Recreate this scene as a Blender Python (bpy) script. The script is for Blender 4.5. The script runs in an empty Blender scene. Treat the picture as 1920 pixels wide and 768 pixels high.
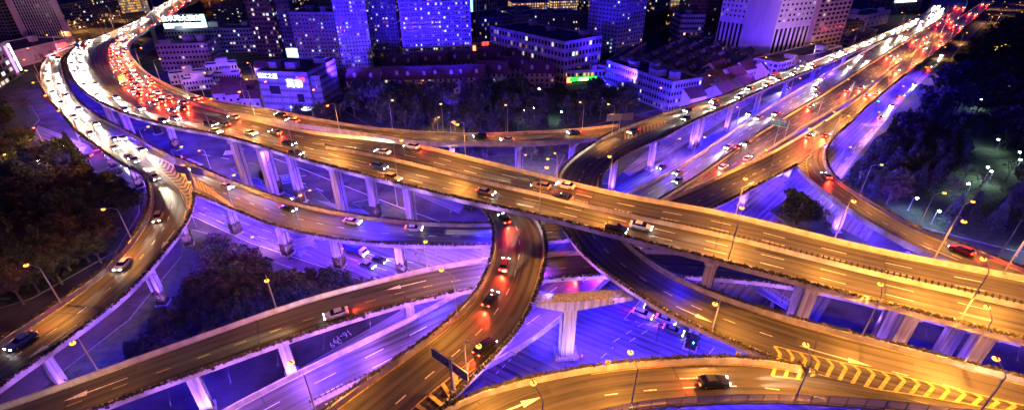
import bpy, math, random
from mathutils import Vector, Matrix
rnd = random.Random(7)
SC = bpy.context.scene
# ------------------------------------------------------------------ camera
CAM_H = 78.0; F_PX = 886.0; PITCH = math.radians(29.5)
cd = bpy.data.cameras.new("camera"); co = bpy.data.objects.new("camera", cd); SC.collection.objects.link(co)
co.location = (0, 0, CAM_H); co.rotation_euler = (math.radians(90) - PITCH, 0, 0)
cd.sensor_width = 36.0; cd.lens = 36.0 * F_PX / 1920.0; cd.clip_start = 0.5; cd.clip_end = 6000
SC.camera = co
# ------------------------------------------------------------------ world, sun, exposure
W = bpy.data.worlds.new("World"); SC.world = W; W.use_nodes = True
nt = W.node_tree; bg = nt.nodes["Background"]
sky = nt.nodes.new("ShaderNodeTexSky"); sky.sky_type = 'NISHITA'; sky.sun_disc = False
sky.sun_elevation = math.radians(3); sky.sun_rotation = math.radians(215)
tint = nt.nodes.new("ShaderNodeMix"); tint.data_type = 'RGBA'; tint.blend_type = 'MULTIPLY'; tint.inputs[0].default_value = 1.0
tint.inputs[7].default_value = (0.06, 0.04, 1.5, 1)
nt.links.new(sky.outputs[0], tint.inputs[6]); nt.links.new(tint.outputs[2], bg.inputs[0])
bg.inputs[1].default_value = 0.14
sl = bpy.data.lights.new("sun", 'SUN'); so = bpy.data.objects.new("sun", sl); SC.collection.objects.link(so)
sl.energy = 0.03; sl.angle = math.radians(12); sl.color = (0.3, 0.3, 1.0)
so.rotation_euler = (math.radians(55), 0, math.radians(-35))
SC.view_settings.view_transform = 'Standard'; SC.view_settings.look = 'None'
SC.view_settings.exposure = 0.0; SC.view_settings.gamma = 1.0
SC.render.engine = 'CYCLES'
SC.cycles.use_denoising = True; SC.cycles.use_light_tree = True
SC.cycles.sample_clamp_indirect = 4.0; SC.cycles.sample_clamp_direct = 0.0
SC.cycles.max_bounces = 3; SC.cycles.diffuse_bounces = 2; SC.cycles.glossy_bounces = 2
SC.cycles.transmission_bounces = 2; SC.cycles.transparent_max_bounces = 4
SC.cycles.caustics_reflective = False; SC.cycles.caustics_refractive = False
K_STREET = 1.75      # street lamp strength
K_FLOOD = 3.0       # blue flood strength
K_HEAD = 0.5        # headlight strength
# ------------------------------------------------------------------ geometry helpers
S_, C_ = math.sin(PITCH), math.cos(PITCH)
def P(px, py, z=0.0):
    """photo pixel (1920 x 768) on the horizontal plane at height z -> world point"""
    u = (px - 960) / F_PX; v = (384 - py) / F_PX
    t = (CAM_H - z) / (S_ - v * C_)
    return Vector((u * t, (C_ + v * S_) * t, z))
def proj(p):
    d = p[1] * C_ - (p[2] - CAM_H) * S_; up = p[1] * S_ + (p[2] - CAM_H) * C_
    return 960 + F_PX * p[0] / d, 384 - F_PX * up / d
def height_at(p, py):
    """height above p at which the photo row py is met"""
    v = (384 - py) / F_PX
    # up/d = v -> Y*S+dz*C = v*(Y*C-dz*S)
    dz = p[1] * (v * C_ - S_) / (C_ + v * S_)
    return CAM_H + dz - p[2]
def link(o, parent=None):
    SC.collection.objects.link(o)
    if parent is not None: o.parent = parent
    return o
def tag(o, label=None, cat=None, group=None, kind=None):
    if label: o['label'] = label
    if cat: o['category'] = cat
    if group: o['group'] = group
    if kind: o['kind'] = kind
    return o
def empty(name, loc, rz=0.0):
    o = bpy.data.objects.new(name, None); o.location = loc; o.rotation_euler = (0, 0, rz); o.empty_display_size = 0.2
    return link(o)
class MB:
    """collects shapes; build() links them as ONE mesh object"""
    def __init__(s): s.v = []; s.f = []; s.m = []; s.uv = []
    def face(s, pts, mi=0, uv=None):
        n = len(s.v); s.v.extend([tuple(p) for p in pts]); s.f.append(tuple(range(n, n + len(pts)))); s.m.append(mi); s.uv.append(uv)
    def hexa(s, b, t, mi=0):
        n = len(s.v); s.v.extend([tuple(p) for p in b] + [tuple(p) for p in t]); k = len(b)
        fs = [tuple(n + k - 1 - i for i in range(k)), tuple(n + k + i for i in range(k))]
        fs += [(n + i, n + (i + 1) % k, n + k + (i + 1) % k, n + k + i) for i in range(k)]
        s.f += fs; s.m += [mi] * len(fs); s.uv += [None] * len(fs)
    def box(s, c, d, rz=0.0, mi=0, taper=1.0):
        cs, sn = math.cos(rz), math.sin(rz)
        def q(x, y, z): return (c[0] + x * cs - y * sn, c[1] + x * sn + y * cs, c[2] + z)
        x, y, z = d[0] / 2, d[1] / 2, d[2] / 2
        s.hexa([q(-x, -y, -z), q(x, -y, -z), q(x, y, -z), q(-x, y, -z)],
               [q(-x * taper, -y * taper, z), q(x * taper, -y * taper, z), q(x * taper, y * taper, z), q(-x * taper, y * taper, z)], mi)
    def tube(s, p0, p1, r0, r1=None, n=6, mi=0):
        p0, p1 = Vector(p0), Vector(p1); r1 = r0 if r1 is None else r1
        d = (p1 - p0).normalized(); a = d.orthogonal().normalized(); b = d.cross(a)
        c = [(math.cos(6.28318 * i / n), math.sin(6.28318 * i / n)) for i in range(n)]
        s.hexa([p0 + (a * x + b * y) * r0 for x, y in c], [p1 + (a * x + b * y) * r1 for x, y in c], mi)
    def ball(s, c, r, n=8, rings=5, mi=0, sz=1.0):
        base = len(s.v)
        for i in range(rings + 1):
            th = math.pi * i / rings
            for j in range(n):
                ph = 6.28318 * j / n
                s.v.append((c[0] + r * math.sin(th) * math.cos(ph), c[1] + r * math.sin(th) * math.sin(ph), c[2] + r * sz * math.cos(th)))
        for i in range(rings):
            for j in range(n):
                a = base + i * n + j; b = base + i * n + (j + 1) % n
                s.f.append((a, a + n, b + n, b)); s.m.append(mi); s.uv.append(None)
    def mesh(s, name, mats, origin=(0, 0, 0), smooth=False):
        me = bpy.data.meshes.new(name)
        ox, oy, oz = origin
        me.from_pydata([(x - ox, y - oy, z - oz) for x, y, z in s.v], [], s.f)
        for m in mats: me.materials.append(m)
        if len(mats) > 1: me.polygons.foreach_set('material_index', s.m)
        if any(u is not None for u in s.uv):
            lay = me.uv_layers.new(name='UVMap'); k = 0; flat = []
            for f, u in zip(s.f, s.uv):
                for i in range(len(f)): flat.extend(u[i] if u else (0.0, 0.0))
            lay.data.foreach_set('uv', flat)
        if smooth: me.polygons.foreach_set('use_smooth', [True] * len(s.f))
        me.update()
        return me
    def build(s, name, mats, parent=None, origin=(0, 0, 0), smooth=False):
        if not isinstance(mats, (list, tuple)): mats = [mats]
        return link(bpy.data.objects.new(name, s.mesh(name, mats, origin, smooth)), parent)
# ------------------------------------------------------------------ materials
def base_mat(name, col, rough=0.7, metal=0.0, spec=0.4):
    m = bpy.data.materials.new(name); m.use_nodes = True
    b = m.node_tree.nodes['Principled BSDF']
    b.inputs['Base Color'].default_value = (*col, 1); b.inputs['Roughness'].default_value = rough
    b.inputs['Metallic'].default_value = metal; b.inputs['Specular IOR Level'].default_value = spec
    return m
def N(m, t): return m.node_tree.nodes.new(t)
def L(m, a, b): m.node_tree.links.new(a, b)
def noisy(name, c0, c1, scale=1.0, rough=0.8, stretch=(1, 1, 1), coord='Object', detail=4, lo=0.35, hi=0.65, spec=0.3):
    m = base_mat(name, c0, rough, 0, spec); b = m.node_tree.nodes['Principled BSDF']
    tc = N(m, 'ShaderNodeTexCoord'); mp = N(m, 'ShaderNodeMapping'); mp.inputs['Scale'].default_value = stretch
    nz = N(m, 'ShaderNodeTexNoise'); nz.inputs['Scale'].default_value = scale; nz.inputs['Detail'].default_value = detail
    rp = N(m, 'ShaderNodeValToRGB'); rp.color_ramp.elements[0].position = lo; rp.color_ramp.elements[1].position = hi
    rp.color_ramp.elements[0].color = (*c0, 1); rp.color_ramp.elements[1].color = (*c1, 1)
    L(m, tc.outputs[coord], mp.inputs[0]); L(m, mp.outputs[0], nz.inputs['Vector']); L(m, nz.outputs['Fac'], rp.inputs[0])
    L(m, rp.outputs[0], b.inputs['Base Color'])
    return m
def emit(name, col, strength):
    m = base_mat(name, (0.02, 0.02, 0.02), 0.5); b = m.node_tree.nodes['Principled BSDF']
    b.inputs['Emission Color'].default_value = (*col, 1); b.inputs['Emission Strength'].default_value = strength
    return m
def asphalt(name, c0, c1, rough=0.55):
    """road surface: u = metres across, v = metres along; worn wheel tracks, oil lines, long drag streaks, patches"""
    m = base_mat(name, c0, rough, 0, 0.45); b = m.node_tree.nodes['Principled BSDF']
    uv = N(m, 'ShaderNodeUVMap'); uv.uv_map = 'UVMap'
    mp = N(m, 'ShaderNodeMapping'); mp.inputs['Scale'].default_value = (2.3, 0.035, 1); L(m, uv.outputs[0], mp.inputs[0])
    n1 = N(m, 'ShaderNodeTexNoise'); n1.inputs['Scale'].default_value = 1.0; n1.inputs['Detail'].default_value = 5; L(m, mp.outputs[0], n1.inputs['Vector'])
    mp2 = N(m, 'ShaderNodeMapping'); mp2.inputs['Scale'].default_value = (0.25, 0.12, 1); L(m, uv.outputs[0], mp2.inputs[0])
    n2 = N(m, 'ShaderNodeTexNoise'); n2.inputs['Scale'].default_value = 1.0; n2.inputs['Detail'].default_value = 8; L(m, mp2.outputs[0], n2.inputs['Vector'])
    sp = N(m, 'ShaderNodeSeparateXYZ'); L(m, uv.outputs[0], sp.inputs[0])
    w = N(m, 'ShaderNodeMath'); w.operation = 'MULTIPLY'; w.inputs[1].default_value = 2 * math.pi * 2 / 3.5; L(m, sp.outputs[0], w.inputs[0])
    sn = N(m, 'ShaderNodeMath'); sn.operation = 'SINE'; L(m, w.outputs[0], sn.inputs[0])
    a1 = N(m, 'ShaderNodeMath'); a1.operation = 'MULTIPLY_ADD'; a1.inputs[1].default_value = 0.10; L(m, sn.outputs[0], a1.inputs[0]); L(m, n1.outputs['Fac'], a1.inputs[2])
    a2 = N(m, 'ShaderNodeMath'); a2.operation = 'MULTIPLY_ADD'; a2.inputs[1].default_value = 0.55; L(m, n2.outputs['Fac'], a2.inputs[0]); L(m, a1.outputs[0], a2.inputs[2])
    mp3 = N(m, 'ShaderNodeMapping'); mp3.inputs['Scale'].default_value = (0.3, 0.045, 1); L(m, uv.outputs[0], mp3.inputs[0])
    vo = N(m, 'ShaderNodeTexVoronoi'); vo.distance = 'CHEBYCHEV'; vo.inputs['Scale'].default_value = 1.0; vo.inputs['Randomness'].default_value = 0.7; L(m, mp3.outputs[0], vo.inputs['Vector'])
    vs = N(m, 'ShaderNodeSeparateXYZ'); L(m, vo.outputs['Color'], vs.inputs[0])
    a3 = N(m, 'ShaderNodeMath'); a3.operation = 'MULTIPLY_ADD'; a3.inputs[1].default_value = 0.22; L(m, vs.outputs[0], a3.inputs[0]); L(m, a2.outputs[0], a3.inputs[2]); a2 = a3
    rp = N(m, 'ShaderNodeValToRGB'); rp.color_ramp.elements[0].position = 0.6; rp.color_ramp.elements[1].position = 1.12
    rp.color_ramp.elements[0].color = (*c0, 1); rp.color_ramp.elements[1].color = (*c1, 1)
    L(m, a2.outputs[0], rp.inputs[0]); L(m, rp.outputs[0], b.inputs['Base Color'])
    r = N(m, 'ShaderNodeMapRange'); r.inputs[1].default_value = 0.4; r.inputs[2].default_value = 1.1; r.inputs[3].default_value = rough + 0.15; r.inputs[4].default_value = rough - 0.15
    L(m, a2.outputs[0], r.inputs[0]); L(m, r.outputs[0], b.inputs['Roughness'])
    return m
M = {}
M['asphalt'] = asphalt('deck_asphalt', (0.012, 0.011, 0.010), (0.075, 0.069, 0.062))
M['street'] = asphalt('street_asphalt', (0.018, 0.018, 0.018), (0.12, 0.117, 0.113), 0.55)
M['ground'] = noisy('ground', (0.012, 0.011, 0.010), (0.06, 0.055, 0.05), 0.12, 0.9, detail=10)
M['grass'] = noisy('grass', (0.018, 0.035, 0.012), (0.05, 0.075, 0.03), 0.6, 0.95, detail=8)
M['concrete'] = noisy('concrete', (0.30, 0.29, 0.27), (0.47, 0.45, 0.42), 0.6, 0.8, (1, 1, 0.25), detail=8)
M['girder'] = noisy('girder_concrete', (0.18, 0.175, 0.17), (0.44, 0.43, 0.41), 0.6, 0.85, (1, 1, 0.3), detail=8)
M['pier'] = noisy('pier_concrete', (0.22, 0.215, 0.21), (0.52, 0.51, 0.49), 0.8, 0.8, (2.5, 2.5, 0.14), detail=9)
M['ivy'] = noisy('ivy', (0.02, 0.022, 0.012), (0.09, 0.07, 0.04), 2.2, 0.95, detail=8)
M['white'] = noisy('white_paint', (0.45, 0.45, 0.44), (0.8, 0.8, 0.78), 3.0, 0.6, detail=8)
M['yellow'] = noisy('yellow_paint', (0.34, 0.24, 0.07), (0.66, 0.46, 0.13), 2.5, 0.6, detail=8)
M['worn'] = noisy('worn_paint', (0.12, 0.12, 0.12), (0.5, 0.5, 0.48), 2.0, 0.7, detail=8)
M['kerb'] = noisy('kerb_stone', (0.10, 0.10, 0.10), (0.18, 0.175, 0.17), 1.0, 0.9)
M['metal'] = base_mat('grey_metal', (0.45, 0.45, 0.46), 0.45, 0.7)
M['darkmetal'] = base_mat('dark_metal', (0.05, 0.05, 0.055), 0.5, 0.4)
M['hedge'] = noisy('hedge_leaves', (0.035, 0.05, 0.02), (0.11, 0.075, 0.035), 1.3, 0.9)
M['sodium'] = emit('sodium_bulb', (1.0, 0.36, 0.04), 5.0)
M['whitebulb'] = emit('white_bulb', (0.75, 0.95, 1.0), 30)
M['floodglass'] = emit('flood_glass', (0.15, 0.08, 1.0), 4)
M['head'] = emit('headlight_glass', (1.0, 0.93, 0.80), 90)
M['tail'] = emit('taillight_glass', (1.0, 0.03, 0.01), 45)
M['amber'] = emit('amber_lamp', (1.0, 0.4, 0.03), 30)
M['barrierglass'] = base_mat('blue_panel', (0.12, 0.2, 0.75), 0.3); M['barrierglass'].node_tree.nodes['Principled BSDF'].inputs['Alpha'].default_value = 0.5
def in_poly(x, y, poly):
    c = False; j = len(poly) - 1
    for i in range(len(poly)):
        xi, yi = poly[i][0], poly[i][1]; xj, yj = poly[j][0], poly[j][1]
        if (yi > y) != (yj > y) and x < (xj - xi) * (y - yi) / (yj - yi) + xi: c = not c
        j = i
    return c
SODIUM = (1.0, 0.365, 0.045)
def light(kind, name, loc, parent, energy, col, radius=0.15, spot=None, blend=0.5, aim=None):
    l = bpy.data.lights.new(name, kind); l.energy = energy; l.color = col; l.shadow_soft_size = radius
    if kind == 'SPOT': l.spot_size = math.radians(spot); l.spot_blend = blend
    o = bpy.data.objects.new(name, l); o.location = loc
    if aim is not None: o.rotation_euler = Vector(aim).to_track_quat('-Z', 'Y').to_euler()
    return link(o, parent)
# ------------------------------------------------------------------ viaducts (edges traced at parapet height on each deck's own level)
PAR = 0.9
ROADS={
'R1':([(424,-22,14),(388,-10,15),(355,3,16),(318,32,17),(276,55,18),(246,75,19),(240,92,20),(248,115,21),(272,148,22.5),(320,176,23.5),(400,203,24),(480,222,25),(590,246,25.5),(757,264,25.5),(880,293,25.5),(1027,329,25.5),(1160,361,25.5),(1360,396,25.5),(1640,464,25.5),(1920,516,25.5),(2100,553,25.5)],
      [(392,-24,14),(352,-12,15),(313,3,16),(253,40,17),(200,63,18),(153,80,19),(128,104,20),(128,130,21),(157,170,22),(213,203,23),(300,230,24),(433,256,25),(580,299,25.5),(747,341,25.5),(880,374,25.5),(1007,399,25.5),(1193,446,25.5),(1440,508,25.5),(1673,568,25.5),(1920,631,25.5),(2100,681,25.5)]),
'R2a':([(153,80,19),(100,97,18),(76,123,16),(75,150,15),(87,180,14.5),(110,204,14),(157,256,14),(207,283,14),(247,306,14),(267,323,14),(280,349,14),(283,373,14),(277,399,14),(260,433,14),(233,466,14),(190,512,14),(83,585,14),(0,639,14),(-130,720,14)],
       [(200,75,19),(140,92,18),(116,112,16),(117,130,15),(127,160,14.5),(150,193,14),(187,220,14),(245,268,14),(300,300,14),(345,333,14),(363,359,14),(362,383,14),(350,413,14),(330,443,14),(300,476,14),(233,555,14),(100,649,14),(0,719,14),(-120,806,14)]),
'R2b':([(187,220,14),(257,256,14),(300,283,14),(350,303,14),(433,339,14),(547,379,13.5),(680,406,12.5),(813,419,11.5),(927,419,11),(1050,412,11)],
       [(150,245,14),(220,300,14),(290,335,14),(365,359,14),(433,388,14),(547,429,13.5),(680,451,12.5),(813,457,11.5),(927,456,11),(1060,446,11)]),
'R1b':([(200,63,18),(225,80,20),(222,110,21),(263,148,22.5),(333,178,23.5),(400,200,24),(480,218,24.5),(600,237,24),(700,250,23),(777,266,22),(847,266,20.5),(960,266,19),(1060,263,18),(1127,257,17)],
       [(276,55,18),(246,75,20),(245,100,21),(287,143,22.5),(367,178,23.5),(433,193,24),(480,199,24.5),(613,225,24),(713,240,23),(780,245,22),(880,248,20.5),(960,247,19),(1060,242,18),(1160,232,17)]),
'R4':([(1748,-5,10),(1738,20,10),(1673,55,11),(1540,108,13),(1440,144,14.5),(1360,177,15.5),(1293,197,16),(1227,217,17),(1130,257,17),(1093,283,17),(1063,303,17),(1046,331,17),(1042,375,17),(1055,425,17),(1093,476,17),(1143,512,17.5),(1227,569,18),(1327,615,19),(1440,659,20.0),(1560,708,21),(1740,752,21.5),(1920,800,22),(2080,850,22)],
      [(1757,-3,10),(1750,28,10),(1685,62,11),(1540,123,13),(1440,163,14.5),(1360,200,15.5),(1293,230,16),(1240,258,17),(1193,276,17),(1153,298,17),(1130,319,17),(1120,344,17),(1128,390,17),(1160,440,17),(1200,479,17),(1253,514,17.5),(1360,562,18),(1440,587,19),(1540,615,20),(1640,637,21),(1920,709,22),(2100,756,22)]),
'R5':([(830,345,17.5),(870,360,17.5),(907,384,17.5),(927,413,17.5),(930,443,17.5),(917,512,18),(880,569,18),(830,615,18),(763,662,18),(680,719,19),(613,768,19.5),(500,850,20)],
      [(900,345,17.5),(960,370,17.5),(1007,406,17.5),(1020,429,17.5),(1025,456,17.5),(1015,519,18),(980,605,18),(960,634,18),(905,682,18),(840,745,19),(760,830,19.5),(700,900,20)]),
'R11':([(700,900,20),(760,815,20),(830,752,20),(880,737,20),(960,719,20),(1043,699,20),(1127,684,20),(1227,675,20),(1327,672,20),(1440,670,20.5),(1560,700,21.0),(1740,752,21.5),(1920,800,22)],
       [(900,1000,20),(960,860,20),(1010,815,20),(1060,790,20),(1133,768,20),(1180,761,20),(1227,755,20),(1327,749,20),(1440,744,20.5),(1540,749,21),(1640,755,21.5),(1740,764,22),(1920,790,22)]),
'R10':([(-160,812,13),(0,760,13),(83,732,13),(240,675,13),(413,615,13),(563,562,13),(730,519,13),(813,499,13),(923,483,13),(1028,474,13),(1090,470,13),(1280,470,13),(1500,505,13),(1920,610,13)],
       [(-60,855,13),(100,795,13),(253,735,13),(400,684,13),(480,655,13),(580,620,13),(680,589,13),(780,559,13),(897,537,13),(1025,520,13),(1135,513,13),(1290,515,13),(1500,535,13),(1920,640,13)]),
'R7':([(250,860,6),(370,795,6),(480,735,6),(613,670,6),(847,555,6),(1187,356,6),(1273,313,6),(1357,256,6.5),(1440,202,7),(1540,143,8),(1647,82,9),(1740,28,10),(1749,8,10),(1750,-10,10),(1746,-24,10)],
      [(430,940,6),(530,870,6),(640,803,6),(800,735,6),(960,660,6),(1055,590,6),(1290,395,6),(1440,280,6.5),(1530,223,7),(1600,182,8),(1663,133,9),(1760,65,10),(1803,27,10),(1814,5,10),(1812,-10,10),(1806,-24,10)]),
'R8':([(1050,412,11),(1150,400,11),(1257,371,11),(1327,339,11),(1393,309,11),(1440,288,10.5),(1540,230,10),(1608,185,10),(1668,135,10),(1730,86,10),(1792,38,10),(1845,2,10)],
      [(1060,446,11),(1190,430,11),(1300,403,11),(1373,371,11),(1437,336,11),(1490,310,10.5),(1573,247,10),(1627,197,10),(1693,143,10),(1773,83,10),(1833,32,10),(1866,2,10)]),
'R9':([(1545,225,10),(1500,262,10),(1483,290,10),(1492,308,10),(1520,339,10),(1590,394,11),(1640,426,12),(1690,453,13),(1770,488,14),(1920,545,15),(2060,596,16)],
      [(1600,225,10),(1563,256,10),(1547,283,10),(1547,303,10),(1563,333,10),(1610,363,11),(1673,399,12),(1723,429,13),(1807,459,14),(1920,503,15),(2060,556,16)]),
}

def spline(pts, step=2.5):
    """centripetal Catmull-Rom through the points"""
    pts = [Vector(p) for p in pts]
    ext = [pts[0] * 2 - pts[1]] + pts + [pts[-1] * 2 - pts[-2]]
    out = []
    for i in range(1, len(ext) - 2):
        p0, p1, p2, p3 = ext[i - 1:i + 3]
        t0 = 0; t1 = t0 + max(1e-3, (p1 - p0).length ** 0.5); t2 = t1 + max(1e-3, (p2 - p1).length ** 0.5); t3 = t2 + max(1e-3, (p3 - p2).length ** 0.5)
        n = max(2, int((p2 - p1).length / step) + 1)
        for k in range(n):
            t = t1 + (t2 - t1) * k / n
            a1 = p0 * ((t1 - t) / (t1 - t0)) + p1 * ((t - t0) / (t1 - t0)); a2 = p1 * ((t2 - t) / (t2 - t1)) + p2 * ((t - t1) / (t2 - t1)); a3 = p2 * ((t3 - t) / (t3 - t2)) + p3 * ((t - t2) / (t3 - t2))
            b1 = a1 * ((t2 - t) / (t2 - t0)) + a2 * ((t - t0) / (t2 - t0)); b2 = a2 * ((t3 - t) / (t3 - t1)) + a3 * ((t - t1) / (t3 - t1))
            out.append(b1 * ((t2 - t) / (t2 - t1)) + b2 * ((t - t1) / (t2 - t1)))
    out.append(pts[-1])
    return out
def smooth(line, k):
    for _ in range(k):
        line = [line[0]] + [(line[i - 1] + line[i] * 2 + line[i + 1]) / 4 for i in range(1, len(line) - 1)] + [line[-1]]
    return line
class Road:
    def __init__(s, key):
        Lp, Rp = ROADS[key]; s.key = key
        def mk(E):
            o = []
            for a, b, z in E:
                p = P(a, b, z + PAR); p.z = z; o.append(p)
            return smooth(spline(o, 3.0), 6)
        A, B = mk(Lp), mk(Rp)
        # match the two edges (dynamic programme), then resample evenly along the middle
        n, m = len(A), len(B); INF = 1e18
        D = [[INF] * m for _ in range(n)]; bk = [[0] * m for _ in range(n)]
        for i in range(n):
            for j in range(m):
                c = (A[i] - B[j]).length_squared
                if i == 0 and j == 0: D[i][j] = c; continue
                best = INF; w = 0
                if i and j and D[i-1][j-1] + c * 0.4 < best: best = D[i-1][j-1] + c * 0.4; w = 0
                if i and D[i-1][j] < best: best = D[i-1][j]; w = 1
                if j and D[i][j-1] < best: best = D[i][j-1]; w = 2
                D[i][j] = best + c; bk[i][j] = w
        i, j = n - 1, m - 1; path = [(i, j)]
        while i or j:
            w = bk[i][j]
            if w == 0: i -= 1; j -= 1
            elif w == 1: i -= 1
            else: j -= 1
            path.append((i, j))
        path.reverse()
        pa = [A[i] for i, j in path]; pb = [B[j] for i, j in path]
        mid = [(a + b) / 2 for a, b in zip(pa, pb)]
        cum = [0.0]
        for k in range(1, len(mid)): cum.append(cum[-1] + (mid[k] - mid[k-1]).length)
        s.len = cum[-1]; cnt = max(4, int(s.len / 2.5)); s.l = []; s.r = []; k = 0
        for q in range(cnt + 1):
            d = s.len * q / cnt
            while k < len(cum) - 2 and cum[k + 1] < d: k += 1
            t = (d - cum[k]) / max(1e-6, cum[k + 1] - cum[k]); t = min(1, max(0, t))
            s.l.append(pa[k].lerp(pa[k + 1], t)); s.r.append(pb[k].lerp(pb[k + 1], t))
        s.l = smooth(s.l, 4); s.r = smooth(s.r, 4); s.n = cnt + 1
        dz = ROAD_DZ[key]
        for k in range(s.n):
            z = (s.l[k].z + s.r[k].z) / 2 + dz; s.l[k].z = z; s.r[k].z = z
        s.c = [(a + b) / 2 for a, b in zip(s.l, s.r)]
        s.cum = [0.0]
        for k in range(1, s.n): s.cum.append(s.cum[-1] + (s.c[k] - s.c[k-1]).length)
        s.len = s.cum[-1]
        s.minx = min(p.x for p in s.l + s.r) - 1; s.maxx = max(p.x for p in s.l + s.r) + 1
        s.miny = min(p.y for p in s.l + s.r) - 1; s.maxy = max(p.y for p in s.l + s.r) + 1
    def at(s, d, f=0.5, off=0.0, up=0.0):
        """point at distance d, fraction f from the left edge plus off metres to the right; with the tangent"""
        d = min(s.len - 1e-3, max(0, d)); lo, hi = 0, s.n - 1
        while hi - lo > 1:
            q = (lo + hi) // 2
            if s.cum[q] <= d: lo = q
            else: hi = q
        t = (d - s.cum[lo]) / max(1e-6, s.cum[hi] - s.cum[lo])
        a = s.l[lo].lerp(s.l[hi], t); b = s.r[lo].lerp(s.r[hi], t)
        lat = (b - a); w = lat.length; lat = lat / max(w, 1e-6)
        k0 = max(0, lo - 1); k1 = min(s.n - 1, hi + 1)
        tan = (s.c[k1] - s.c[k0]).normalized()
        p = a.lerp(b, f) + lat * off; p.z += up
        return p, tan, w
    def width(s, d): return s.at(d)[2]
    def inside(s, x, y, margin=0.0):
        if x < s.minx or x > s.maxx or y < s.miny or y > s.maxy: return None
        for k in range(s.n - 1):
            a, b, c, d = s.l[k], s.r[k], s.r[k + 1], s.l[k + 1]
            if min(a.x, b.x, c.x, d.x) - margin <= x <= max(a.x, b.x, c.x, d.x) + margin and min(a.y, b.y, c.y, d.y) - margin <= y <= max(a.y, b.y, c.y, d.y) + margin:
                if margin > 0:
                    cc = (a + b + c + d) / 4
                    poly = [cc + (p - cc) * (1 + margin / max(0.5, (p - cc).length)) for p in (a, b, c, d)]
                else: poly = (a, b, c, d)
                if in_poly(x, y, poly): return s.c[k].z
        return None
    def find_x(s, px, side='r'):
        """distance along the road where its edge meets the photo column px"""
        e = s.r if side == 'r' else s.l; best = 1e9; bd = 0
        for k in range(s.n):
            q = proj((e[k].x, e[k].y, e[k].z + PAR))
            if abs(q[0] - px) < best: best = abs(q[0] - px); bd = s.cum[k]
        return bd
    def near(s, px, py):
        """distance along the road and fraction across, of a photo pixel on the deck"""
        best = 1e18; res = None
        for k in range(s.n):
            for f in range(0, 21):
                p = s.l[k].lerp(s.r[k], f / 20); q = proj(p); d = (q[0] - px) ** 2 + (q[1] - py) ** 2
                if d < best: best = d; res = (s.cum[k], f / 20)
        return res
ROAD_DZ = {k: i * 0.023 for i, k in enumerate(['R1b', 'R1', 'R2a', 'R2b', 'R3x', 'R4', 'R5', 'R11', 'R10', 'R8', 'R7', 'R9'])}
RD = {k: Road(k) for k in ROADS}
def covered(x, y, z, skip=(), margin=0.0, dz=1.6):
    """is (x, y) on another deck at about height z?"""
    for k, r in RD.items():
        if k in skip: continue
        q = r.inside(x, y, margin)
        if q is not None and abs(q - z) < dz: return True
    return False
def covered_below(x, y, z, skip=(), margin=1.3):
    for k, r in RD.items():
        if k in skip: continue
        q = r.inside(x, y, margin)
        if q is not None and q < z - 1.0: return True
    return False
BLUE = (0.022, 0.008, 1.0); VIOLET = (0.19, 0.045, 1.0); INDIGO = (0.06, 0.016, 1.0)
flood_me = MB(); flood_me.box((0, 0, 0.12), (0.5, 0.35, 0.24)); flood_me.box((0, 0, 0.3), (0.1, 0.1, 0.2)); flood_body = flood_me.mesh('flood_lamp', [M['darkmetal']])
fg = MB(); fg.box((0, 0, -0.02), (0.42, 0.28, 0.03)); flood_glass_me = fg.mesh('flood_glass', [M['floodglass']])
def flood(parent, origin, p, col, energy, aim=(0, 0, -1), spot=150):
    o = link(bpy.data.objects.new('flood_lamp', flood_body), parent); o.location = Vector(p) - Vector(origin)
    link(bpy.data.objects.new('lamp_glass', flood_glass_me), o)
    light('SPOT', 'flood_light', (0, 0, -0.1), o, energy * K_FLOOD, col, 0.25, spot, 0.6, aim)
def strip(mb, road, d0, d1, f, off, w, step=2.5, up=0.03, mi=0):
    n = max(1, int((d1 - d0) / step)); prev = None
    for k in range(n + 1):
        d = d0 + (d1 - d0) * k / n
        a = road.at(d, f, off - w / 2, up)[0]; b = road.at(d, f, off + w / 2, up)[0]
        if prev: mb.face([prev[0], prev[1], b, a], mi)
        prev = (a, b)
def tufts(mb, p, rx, rz, n, size, r):
    for _ in range(n):
        c = Vector((p.x + r.uniform(-rx, rx), p.y + r.uniform(-rx, rx), p.z + r.uniform(0, rz)))
        d = Vector((r.uniform(-1, 1), r.uniform(-1, 1), r.uniform(0.2, 1))).normalized(); e = d.orthogonal().normalized()
        e.rotate(Matrix.Rotation(r.uniform(0, 6.28), 3, d)); h = size * r.uniform(0.5, 1.2)
        mb.face([c - e * h * 0.5, c + d * h, c + e * h * 0.5])
LAV = (0.36, 0.14, 1.0)
VIA = {}
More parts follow.
